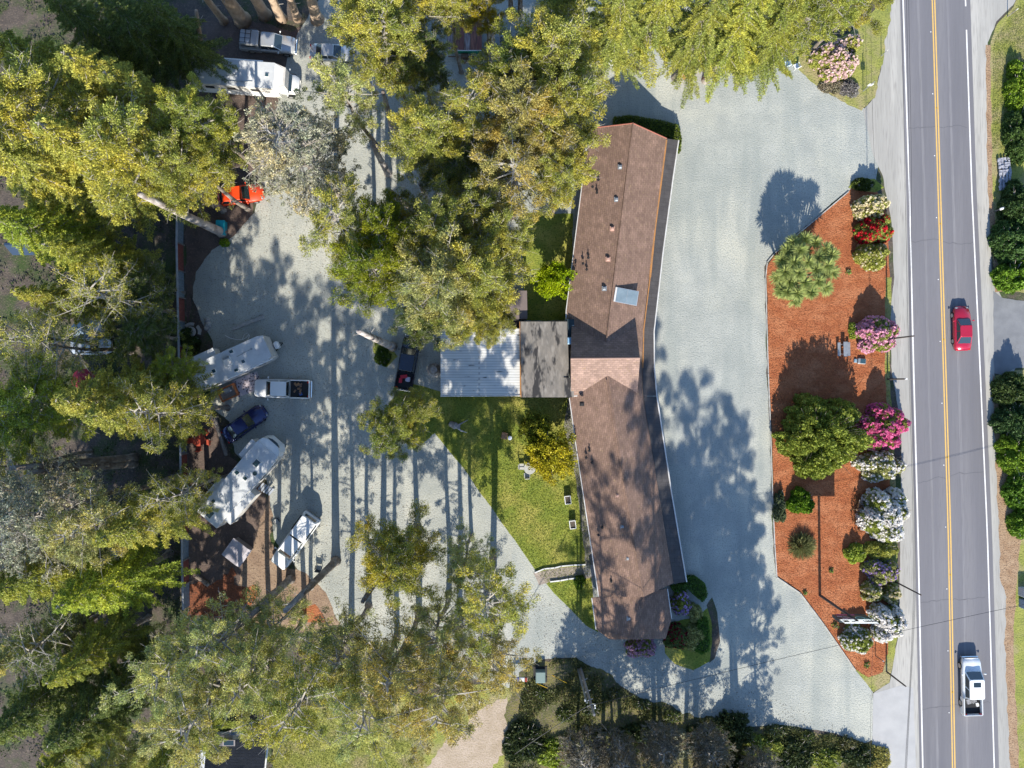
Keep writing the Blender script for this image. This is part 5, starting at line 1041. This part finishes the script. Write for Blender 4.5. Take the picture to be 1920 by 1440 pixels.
# (kind, x, y, radius, height, tint, label)
TREES = [
 ('spruce', 62, 118, 5.6, 24, 'mid', 'green tree in the top left corner, darker than the crowns below it'),
 ('spruce', 150, 40, 4.6, 20, 'dark', 'dark conifer at the top edge, leftmost of the shaded conifers'),
 ('spruce', 245, 45, 4.8, 19, 'dark', 'dark conifer at the top edge, between two other shaded conifers'),
 ('spruce', 312, 45, 4.4, 17, 'dark', 'dark conifer at the top edge, nearest the silver pickup'),
 ('broad', 95, 215, 5.6, 26, 'yg', 'yellow green tree with pale forked limbs near the left edge top'),
 ('spruce', 205, 165, 5.8, 25, 'yg', 'yellow green tree left of the motorhome, second crown in'),
 ('spruce', 272, 195, 5.4, 24, 'yg', 'yellow green tree just left of the motorhome tail'),
 ('spruce', 170, 285, 5.8, 26, 'yg', 'yellow green tree in the thick upper left canopy above the spruce'),
 ('broad', 385, 238, 3.9, 23, 'mid', 'green tree below the motorhome, left of the grey twiggy tree'),
 ('spruce', 60, 320, 5.9, 26, 'yg', 'olive tree on the left edge below the forked limbs'),
 ('broad', 265, 300, 5.6, 26, 'yg', 'yellow green tree above the slanting mottled trunk'),
 ('broad', 345, 312, 4.2, 23, 'yg', 'yellow green tree whose boughs hide the orange pickup'),
 ('twiggy', 560, 286, 5.6, 21, 'grey', 'grey twiggy tree with bare pale branches over the yard entrance'),
 ('loose', 655, 188, 4.0, 21, 'gg', 'narrow dull green tree between yard drive and top centre trees'),
 ('spruce', 55, 430, 5.2, 23, 'bright', 'bright green spruce on the left edge, upper one'),
 ('spruce', 150, 480, 4.4, 20, 'mid', 'green spruce with drooping boughs right of the left edge spruce'),
 ('spruce', 92, 560, 3.4, 20, 'yg', 'slim yellow green conifer in the left woods'),
 ('sparse', 25, 630, 4.6, 21, 'yg', 'thin olive tree at the left edge, halfway down'),
 ('sparse', 205, 560, 4.6, 20, 'yg', 'thin yellow tipped tree in the dark middle of the left woods'),
 ('broad', 275, 530, 3.0, 12, 'dark', 'low dark green tree beside the fence, upper one'),
 ('broad', 275, 625, 3.4, 12, 'dark', 'low dark green tree beside the fence, lower one'),
 ('sparse', 120, 650, 4.4, 18, 'mid', 'thin green tree in the left woods above the bright leafy one'),
 ('broad', 62, 760, 5.4, 19, 'bright', 'bright leafy green tree at the left edge mid height'),
 ('spruce', 185, 745, 5.4, 23, 'yg', 'yellow green tree left of the pair reaching to the fence'),
 ('spruce', 240, 772, 5.3, 24, 'yg', 'yellow green tree in the big bough group left of the red table'),
 ('loose', 305, 775, 4.2, 22, 'yg', 'yellow green tree whose boughs touch the travel trailer'),
 ('broad', 336, 688, 2.1, 13, 'bright', 'small bright green tree at the rear corner of the travel trailer'),
 ('loose', 28, 870, 3.6, 18, 'mid', 'green tree at the left edge above the grey lichen tree'),
 ('twiggy', 60, 965, 6.0, 24, 'grey', 'grey lichen covered tree at the left edge with silvery branches'),
 ('loose', 185, 985, 5.2, 24, 'olive', 'olive grey tree right of the silvery lichen tree'),
 ('spruce', 252, 985, 5.0, 23, 'yg', 'yellow olive tree left of the largest trailer'),
 ('sparse', 328, 925, 3.3, 20, 'yg', 'open branched tree reaching over the fence to the largest trailer'),
 ('spruce', 60, 1085, 5.2, 22, 'mid', 'mid green spruce on the left edge, lower one'),
 ('spruce', 180, 1105, 5.2, 21, 'bright', 'bright mid green spruce left of the dark fence gap'),
 ('sparse', 75, 1210, 4.4, 18, 'dark', 'dark thin tree in lower left woods with light gaps'),
 ('spruce', 30, 1230, 3.6, 20, 'olive', 'yellow tipped conifer at the lower left edge'),
 ('spruce', 150, 1240, 4.0, 19, 'mid', 'green conifer in the middle of the lower left woods'),
 ('spruce', 45, 1340, 5.0, 19, 'dark', 'dark green tree at the left edge near the bottom'),
 ('spruce', 150, 1350, 5.0, 18, 'dark', 'dark green tree low in the lower left woods'),
 ('spruce', 110, 1430, 4.0, 18, 'mid', 'conifer cut by the bottom edge at far left'),
 ('spruce', 225, 1290, 3.8, 18, 'dark', 'dark conifer left of the grey green crowns at bottom'),
 ('spruce', 320, 1420, 4.6, 19, 'mid', 'green spruce at the bottom edge left of the dark house roof'),
 ('broad', 220, 1440, 3.8, 18, 'gg', 'grey green tree at the bottom edge left of the spruce'),
 ('loose', 330, 1245, 4.8, 24, 'gg', 'grey green tree with pale inner limbs above the dark house'),
 ('loose', 420, 1195, 4.6, 23, 'gg', 'grey green tree below the red bark patch'),
 ('loose', 385, 1320, 5.0, 25, 'olive', 'pale olive tree directly above the dark house roof'),
 ('loose', 480, 1265, 5.4, 22, 'gg', 'grey green tree in the middle of the bottom tree row'),
 ('loose', 520, 1165, 3.8, 17, 'gg', 'small dark topped tree where the sunny dirt ends', ),
 ('loose', 575, 1300, 5.4, 26, 'yg', 'olive green tree above the back lawn, left one'),
 ('loose', 640, 1215, 5.0, 19, 'gg', 'dark green tree below the thick slanting trunk'),
 ('loose', 690, 1315, 5.0, 24, 'gg', 'green tree above the back lawn, middle one'),
 ('loose', 745, 1245, 5.4, 22, 'br', 'brownish green tree beside the gravel drive at bottom'),
 ('loose', 820, 1185, 5.1, 18, 'gg', 'dull green tree left of the pale topped one at the bottom drive'),
 ('loose', 835, 1295, 5.4, 25, 'br', 'brown olive tree above the dry path'),
 ('loose', 915, 1125, 5.0, 23, 'yg', 'pale yellow olive tree reaching to the garden path'),
 ('loose', 925, 1215, 4.4, 20, 'br', 'brown yellow tree at the turn of the bottom drive'),
 ('loose', 872, 1050, 3.6, 16, 'gg', 'dark thin leaved tree in the lower gravel yard'),
 ('broad', 745, 1045, 4.6, 21, (.47, .44, .08), 'yellow leaved tree alone in the lower gravel yard'),
 ('broad', 735, 800, 3.4, 17, 'mid', 'dark and yellow tipped tree at the left tip of the lawn'),
 ('broad', 775, 775, 2.8, 15, 'yg', 'green tree below the dark blue pickup'),
 ('broad', 692, 20, 4.2, 22, 'yg', 'green tree at the top edge right of the silver sedan'),
 ('broad', 725, 98, 4.2, 23, 'yg', 'yellow green tree over the front of the silver sedan'),
 ('loose', 762, 20, 4.6, 24, 'yg', 'yellow green tree at the top edge left of the wooden trailer'),
 ('broad', 785, 110, 3.6, 18, 'dark', 'dark green tree left of the wooden flatbed trailer'),
 ('broad', 842, -5, 3.2, 23, 'yg', 'yellow green tree over the top of the wooden trailer'),
 ('broad', 908, 12, 2.5, 20, (.42, .36, .03), 'golden topped tree between wooden trailer and dark car'),
 ('broad', 802, 262, 4.4, 22, 'yg', 'yellow green tree right of the yard drive, above centre'),
 ('loose', 885, 222, 4.4, 22, 'yg', 'yellow green tree below the wooden trailer'),
 ('broad', 958, 158, 4.2, 22, 'mid', 'green tree below the dark blue car'),
 ('broad', 1030, 120, 5.0, 24, 'yg', 'yellow green tree left of the shaded top gravel'),
 ('broad', 985, 235, 5.0, 24, 'br', 'olive brown tree in the middle of the top centre group'),
 ('broad', 1064, 225, 4.3, 23, 'yg', 'yellow green tree touching the top corner of the motel roof'),
 ('loose', 960, 330, 5.0, 23, 'br', 'olive brown tree left of the upper motel roof'),
 ('broad', 1050, 335, 3.6, 21, 'yg', 'yellow green tree along the left side of the upper motel roof'),
 ('broad', 870, 310, 4.2, 17, 'dark', 'dark green tree above the tan trunks in the centre group'),
 ('loose', 640, 425, 4.6, 22, 'yg', 'green tree with a bare pale branch at the right of the gravel yard'),
 ('broad', 725, 445, 4.4, 21, (.28, .31, .025), 'bright yellow green tree in the centre group'),
 ('broad', 705, 515, 4.4, 22, (.25, .29, .03), 'bright green tree with grey inner twigs in the centre group'),
 ('broad', 820, 445, 4.4, 22, 'yg', 'yellow green tree at the upper middle of the centre group'),
 ('broad', 890, 420, 4.0, 21, 'yg', 'yellow green tree at the upper right of the centre group'),
 ('broad', 825, 540, 5.0, 24, 'olive', 'pale olive tree in the middle of the centre group'),
 ('broad', 905, 520, 4.6, 23, 'yg', 'yellow green tree above the left half of the white carport'),
 ('broad', 940, 455, 3.8, 21, 'yg', 'yellow green tree left of the small side lawn'),
 ('broad', 920, 600, 2.7, 19, 'yg', 'yellow green tree overhanging the white carport, right one'),
 ('broad', 858, 600, 2.6, 19, 'mid', 'green tree overhanging the white carport, left one'),
 ('broad', 790, 600, 2.8, 17, 'dark', 'dark green tree above the dark blue pickup'),
 ('spruce', 1075, 2, 5.0, 24, (.34, .37, .09), 'yellow green conifer at the top edge above the white hidden car'),
 ('spruce', 1165, 8, 4.6, 22, (.34, .37, .09), 'conifer with drooping sprays over the hidden white car'),
 ('spruce', 1248, -4, 4.6, 22, (.34, .37, .09), 'conifer above the small orange shed, left one'),
 ('spruce', 1335, 15, 4.8, 22, (.34, .37, .09), 'conifer above the small orange shed, right one'),
 ('spruce', 1405, 22, 5.0, 22, 'mid', 'conifer in the top row right of the orange shed'),
 ('spruce', 1475, 32, 4.4, 21, 'mid', 'conifer above the pair of deck chairs'),
 ('broad', 1545, 7, 4.2, 20, 'mid', 'leafy green tree above the pale pink rhododendron'),
 ('broad', 1620, -13, 3.4, 18, 'yg', 'leafy yellow green tree nearest the road at the top edge'),
]
for kd, x, y, r, H, tn, lab in TREES:
    tree({'spruce': 'conifer_tree', 'twiggy': 'bare_tree', 'sparse': 'thin_tree'}.get(kd, 'tree'), kd, lab, x, y, r, H, tn, group='trees around the motel grounds')
tree('garden_tree', 'small', 'small lime green tree at the left edge of the motel roof', 1036, 522, 2.25, 5.5, (.36, .46, .012), zc=.6)
tree('garden_tree', 'small', 'yellow leaved garden tree on the lawn by the motel', 1028, 850, 3.0, 6.0, (.44, .40, .03), zc=.6)
tree('garden_tree', 'small', 'smaller yellow green garden tree on the lawn above the yellow one', 1000, 800, 2.0, 4.8, (.30, .33, .045), zc=.6)
for i, (x, y, r, H, lab) in enumerate(((1095, 1420, 3.2, 8, 'bare twiggy small tree by the wires at bottom, left one'), (1160, 1425, 3.0, 8, 'bare twiggy small tree at the bottom edge below the motel'), (1240, 1400, 2.8, 7, 'bare twiggy small tree in the bottom brush, centre'), (1330, 1405, 2.8, 7, 'bare twiggy small tree in the bottom brush, right of centre'), (1425, 1440, 2.4, 4.5, 'bare twiggy small tree in the bottom brush, right one'))):
    tree('bare_tree', 'twiggy', lab, x, y, r, H, (.20, .175, .13), group='twiggy small trees along the bottom edge')
bush('broad_pine', 'broad dense green pine in the middle of the mulch bed', 'pine', 1546, 818, 5.3, 4.5, 6.6, (.27, .31, .05), .16, n=60000, seed=71, lump=.5, zc=.36, nl=60, nlobe=9)
# tall trees just past the lower edge whose shadows fall across the lot and the motel roof
for i, (x, y, r, H, kd, lab) in enumerate(((1130, 1470, 4.2, 26, 'sparse', 'tall open tree past the lower edge, leftmost of the row'), (1225, 1490, 5.2, 33, 'loose', 'tall tree past the lower edge, second of the row'), (1310, 1480, 5.6, 29, 'loose', 'tall tree past the lower edge, third of the row'),
        (1385, 1465, 5.2, 25, 'loose', 'tall tree past the lower edge, rightmost of the row'), (1290, 1570, 5.2, 27, 'broad', 'tall tree further past the lower edge behind the row'), (1165, 1455, 4.6, 15, 'loose', 'shorter tree past the lower edge, leftmost of the short ones'), (1235, 1445, 4.8, 17, 'broad', 'shorter tree past the lower edge, second of the short ones'), (1305, 1440, 5.0, 16, 'broad', 'shorter tree past the lower edge, third of the short ones'), (1372, 1440, 4.8, 18, 'broad', 'shorter tree past the lower edge, fourth of the short ones'), (1420, 1450, 4.0, 13, 'loose', 'shorter tree past the lower edge, rightmost of the short ones'))):
    tree('tree', kd, lab, 0, 0, r, H, 'mid', base=(x, y), group='tall trees south of the lot')
# bare slanting trunks the photo shows without their crowns
def bare_trunk(label, base, tip, hgt, r=.42, m=bark_m, group=None):
    t = thing('leaning_tree', label, 'leaning tree', G(*base), 0, group); e = Vector(G(tip[0], tip[1], hgt)) - Vector(G(*base))
    MB().tube([(0, 0, -.1), (e.x * .03, e.y * .03, hgt * .06), (e.x * .35, e.y * .35, hgt * .35), (e.x * .7, e.y * .7, hgt * .7), tuple(e)], [r * 1.35, r, r * .85, r * .7, r * .5], 12).build('trunk', m, t, smooth=True)
    sn = MB()
    for k in range(5):
        f = .35 + .13 * k; a = k * 2.4; sn.tube([tuple(e * f), tuple(e * f + Vector((math.cos(a) * .9, math.sin(a) * .9, .2)))], [.05, .015], 5)
    sn.build('branches', limb_m, t); return t
pal = mat('mottled_bark', (.40, .36, .33), (.16, .13, .12), 1.6, .9, bump=.7, bscale=5, c3=(.50, .46, .44), s3=.9, stretch=(1, 1, .6))
tanb = mat('tan_bark', (.50, .38, .28), (.34, .25, .18), 1.6, .9, bump=.8, bscale=4, stretch=(1, 1, .4))
bare_trunk('slanting mottled grey trunk beside the turquoise bin', (416, 436), (262, 364), 18.5, .46, pal)
bare_trunk('short mottled trunk left of the dark blue pickup', (736, 650), (672, 621), 16.5, .40, pal)
bare_trunk('thick dark trunk leaning to lower left below the canopy pickup', (630, 1052), (535, 1145), 18.5, .42)
bare_trunk('dark trunk base in the sunny dirt, left of the thick one', (545, 1085), (470, 1155), 16, .42)
bare_trunk('dark trunk in the lower yard under the yellow tree', (717, 1072), (680, 1128), 14, .36)
bare_trunk('tan trunk beside the yard drive, upper one', (737, 243), (718, 172), 12, .34, pal)
bare_trunk('tan trunk below the dark tree at top centre', (781, 187), (769, 150), 8, .34, pal)
bare_trunk('tan trunk beside the yard drive, lower one', (728, 325), (695, 266), 11, .36, pal)
bare_trunk('dark trunk left of the pair of pale trunks above centre', (775, 395), (732, 358), 9, .34)
bare_trunk('pale trunk above the centre group, left of two', (812, 398), (788, 345), 11, .36, pal)
bare_trunk('pale trunk above the centre group, right of two', (858, 392), (848, 358), 9, .34, pal)
bare_trunk('white speckled trunk between wooden trailer and dark car', (925, 118), (919, 18), 12, .36, pal)
bare_trunk('dark trunk above the dark car, left of two', (958, 30), (957, -20), 8, .3)
bare_trunk('dark trunk above the dark car, right of two', (975, 28), (976, -20), 8, .3)
for i, (b_, tp_, hh, rr__, lab) in enumerate((((455, 38), (395, -45), 13, .75, 'broad tan trunk above the silver pickup, widest one'), ((497, 28), (445, -60), 12, .6, 'tan trunk above the silver pickup cab'), ((528, 36), (488, -50), 12, .5, 'tan trunk above the silver pickup hood'),
        ((558, 34), (525, -50), 12, .42, 'slim tan trunk between silver pickup and sedan'), ((595, 36), (565, -60), 13, .6, 'tan trunk above the silver sedan, pale and broad'), ((420, 40), (350, -50), 14, .38, 'slim trunk left of the widest tan trunk'), ((380, 105), (368, 20), 10, .3, 'thin reddish trunk left of the silver pickup'))):
    bare_trunk(lab, b_, tp_, hh, rr__, tanb, 'tan trunks at the top edge')
bare_trunk('long brown trunk lying toward the left edge, upper of the pair', (252, 858), (20, 878), 17, .42); bare_trunk('long brown trunk lying toward the left edge, lower of the pair', (250, 868), (55, 885), 15, .45)
bare_trunk('brown trunk between the pair and the largest trailer', (338, 893), (250, 920), 12, .36)
# stump by the carport and driftwood on the lawn
t = thing('tree_stump', 'mossy stump beside the left wall of the white carport', 'stump', G(814, 694)); MB().tube([(0, 0, 0), (0, 0, .5), (.1, 0, 1.3)], [.75, .5, .35], 12).build('bark', pal, t)
t = thing('driftwood', 'gnarled grey driftwood root on the shaded lawn', 'driftwood', G(854, 798))
MB().tube([(-.5, .2, .1), (0, 0, .45), (.5, -.1, .3)], [.3, .38, .12], 9).tube([(0, 0, .4), (.6, -.5, .5), (1.2, -.7, .3)], [.14, .08, .03], 6).tube([(.2, 0, .4), (.9, .4, .4), (1.3, .6, .2)], [.12, .07, .02], 6).build('root', pal, t)

# ------------------------------------------------------------ dark shrubs along the lower edge and the right-hand hedges
LOW = [(985, 1395, 2.91, 2.64, 1.1, 'dark', 'dark shrub in the rough grass left of the pole shadow'), (1045, 1415, 2.91, 1.86, 1.0, 'bright', 'bright leaved shrub at the bottom edge below the pole'), (1120, 1400, 3.14, 1.65, 1.2, 'olive', 'twiggy olive shrub at the bottom edge right of the pole'),
       (1190, 1385, 2.91, 1.65, 1.2, 'dark', 'dark shrub at the bottom edge, left of the long row'), (1255, 1395, 2.91, 2.05, 1.1, 'grey', 'greyish twiggy shrub in the bottom row'), (1320, 1390, 2.69, 2.11, 1.0, 'dark', 'dark shrub in the middle of the bottom row'),
       (1378, 1372, 2.46, 2.19, 2.1, 'dark', 'dark shrub poking into the gravel in the bottom row'), (1430, 1405, 2.58, 1.67, 1.0, 'mid', 'green tipped shrub right of the poking one'), (1490, 1420, 2.46, 2.06, 0.9, 'dark', 'dark shrub below the narrow shadows'), (1550, 1425, 2.24, 1.53, 0.8, 'mid', 'shrub with light leaves at bottom right of the row'),
       (1610, 1420, 2.24, 1.35, 0.8, 'dark', 'dark shrub at the corner of the driveway apron'), (1650, 1430, 1.34, 1.92, 0.6, 'br', 'brownish shrub on the driveway apron edge'), (1400, 1440, 3.36, 1.20, 1.1, 'dark', 'dark shrub cut by the bottom edge'), (1150, 1440, 3.36, 1.49, 1.0, 'dark', 'dark shrub cut by the bottom edge below the wires')]
for i, (x, y, a, b_, h, tn, lab) in enumerate(LOW): bush('shrub', lab, 'shrub', x, y, a, b_, h, PAL[tn] if tn != 'dark' else (.08, .105, .04), .15, seed=200 + i, group='shrubs along the bottom edge', lump=.7, nl=40, nlobe=9, n=int(1100 * (a * b_ + (a + b_) * h * .5)))
EDGE = [(1012, 1300, .9, .7, .6, 'weedy low shrub below the utility cabinet'), (1150, 1300, .8, .6, .5, 'low weedy shrub at the drive edge, right of the utility pole'), (1205, 1322, 1.1, .7, .8, 'low shrub at the drive edge below the motel end'), (1262, 1345, 1.2, .8, .7, 'low shrub at the drive edge left of the poking shrub'), (1330, 1356, .9, .7, .9, 'low shrub touching the poking shrub'),
        (1455, 1372, 1.3, .8, .8, 'low shrub on the gravel edge near the narrow shadows'), (1515, 1384, .9, .8, .6, 'weedy tuft on the gravel edge, left of the pale gap'), (1590, 1396, 1.1, .9, .9, 'low shrub at the gravel corner by the apron'), (1110, 1330, 1.3, 1.0, .7, 'weedy low shrub between pole and bottom brush'), (1060, 1340, 1.2, 1.0, .6, 'weedy low shrub left of the pole tip')]
for i, (x, y, a, b_, h, lab) in enumerate(EDGE): bush('shrub', lab, 'shrub', x, y, a, b_, h, [(.12, .15, .04), (.18, .17, .07), (.10, .13, .05)][i % 3], .12, seed=500 + i, group='weedy shrubs at the drive edge', lump=.8, nl=40, nlobe=9, n=int(900 * a * b_ + 200))
HED = [(1915, 160, 1.6, 3.2, 2.0, (0.225, 0.330, 0.030), 'green clipped hedge at the right edge near the top'), (1918, 250, 1.7, 3.0, 2.6, (0.090, 0.150, 0.038), 'dark round shrub at the right edge above the firewood'), (1912, 380, 1.9, 2.8, 3.0, (0.075, 0.128, 0.038), 'dark tree like shrub at the right edge below the firewood'),
       (1905, 450, 2.3, 2.8, 3.0, (0.090, 0.165, 0.045), 'dark shrub right of the lower roadside mailbox'), (1908, 515, 2.3, 2.2, 2.4, (0.180, 0.300, 0.030), 'green shrub above the side driveway'), (1905, 735, 1.9, 2.2, 3.2, (0.105, 0.150, 0.045), 'dark shrub just below the side driveway'),
       (1908, 790, 2.2, 2.6, 3.2, (0.075, 0.135, 0.045), 'dark shrub at the right edge halfway down'), (1908, 850, 1.9, 2.6, 2.8, (0.210, 0.315, 0.030), 'lime leaved shrub at the right edge'), (1912, 920, 1.6, 2.2, 2.2, (0.150, 0.270, 0.030), 'green shrub at the right edge opposite the white rhododendron'),
       (1916, 985, 1.3, 1.8, 1.8, (0.180, 0.300, 0.030), 'small green shrub at the right edge above the cabinets')]
for i, (x, y, a, b_, h, tn, lab) in enumerate(HED): bush('shrub', lab, 'shrub', x, y, a, b_, h, tn, .14, seed=300 + i, group='shrubs on the right edge', lump=.5, nl=40, nlobe=8)
for i, (x, y, a, b_, h, tn, lab) in enumerate(((718, 668, .9, 1.2, .5, (.10, .15, .02), 'low ground cover shrub left of the dark blue pickup'), (420, 455, .6, .5, .7, (.22, .33, .02), 'tiny bright bush under the turquoise bin'), (1088, 1092, .7, .9, .8, (.12, .2, .02), 'green shrub at the motel wall below the garden path'),
        (352, 640, 1.2, 1.6, 1.8, (.05, .08, .02), 'dark shrub at the fence under the left trees'), (1190, 150, .01, .01, .1, (.1, .1, .1), ''))[:4]): bush('shrub', lab, 'shrub', x, y, a, b_, h, tn, .11, seed=400 + i)

# ------------------------------------------------------------ ground cover nobody could count
rng = np.random.default_rng(11)
def cover(name, label, poly, n, h, L, W, tint, seed):
    rng = np.random.default_rng(seed); q = scatter(poly, n, rng)
    if 'weeds' in name or 'undergrowth' in name: q = q[np.sin(q[:, 0] * .9 + 1) + np.sin(q[:, 1] * 1.3) + np.sin((q[:, 0] - q[:, 1]) * 2.1) * .8 + rng.uniform(-.8, .8, len(q)) > (-.3 if 'weeds' in name else .25)]
    p = np.c_[q, .03 + rng.random(len(q)) * h]; d = rng.normal(size=p.shape); d[:, 2] = np.abs(d[:, 2]) * .8
    o = link(name, leafmesh(name, p, d, L, W, rng), None, bush_m); o.color = (*tint, 1); tag(o, label, name.replace('_', ' '), kind='stuff')
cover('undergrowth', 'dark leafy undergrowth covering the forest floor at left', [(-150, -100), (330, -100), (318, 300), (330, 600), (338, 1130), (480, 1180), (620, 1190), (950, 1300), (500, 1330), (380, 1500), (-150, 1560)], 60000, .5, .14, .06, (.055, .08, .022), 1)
cover('grass', 'short grass blades on the lawn', LAWN, 42000, .07, .07, .018, (.27, .30, .045), 2)
cover('rough_weeds', 'tufts of weeds in the rough grass at bottom centre', [p for p in SOUTH[:11]] + [(1655, 1460), (950, 1460)], 70000, .35, .12, .04, (.13, .14, .045), 3)
cover('dry_grass', 'dry grass blades on the back lawn', [(515, 1335), (700, 1322), (800, 1380), (790, 1460), (512, 1460)], 16000, .08, .07, .02, (.30, .30, .06), 4)
cover('verge_blades', 'grass blades on the right hand verge', [(1862, 80), (1900, 20), (1925, 0), (1925, 270), (1895, 280), (1860, 280)], 9000, .06, .06, .018, (.20, .22, .05), 5)
cover('fallen_leaves', 'brown leaves and needles blown onto the rear gravel yard', [(470, 400), (600, 330), (730, 420), (700, 700), (720, 900), (900, 1100), (980, 1240), (700, 1200), (600, 1100), (520, 900), (400, 740), (365, 560)], 5000, .01, .06, .03, (.24, .15, .08), 7)
cover('motel_litter', 'scattered leaves along the lower drive and lot edges', [(1000, 1100), (1100, 1180), (1300, 1250), (1600, 1370), (1300, 1340), (1100, 1240), (1000, 1240)], 1500, .01, .06, .03, (.22, .15, .08), 8)
cover('bark_chips', 'loose bark chips over the mulch bed', BED, 45000, .04, .05, .02, (.33, .12, .052), 6)
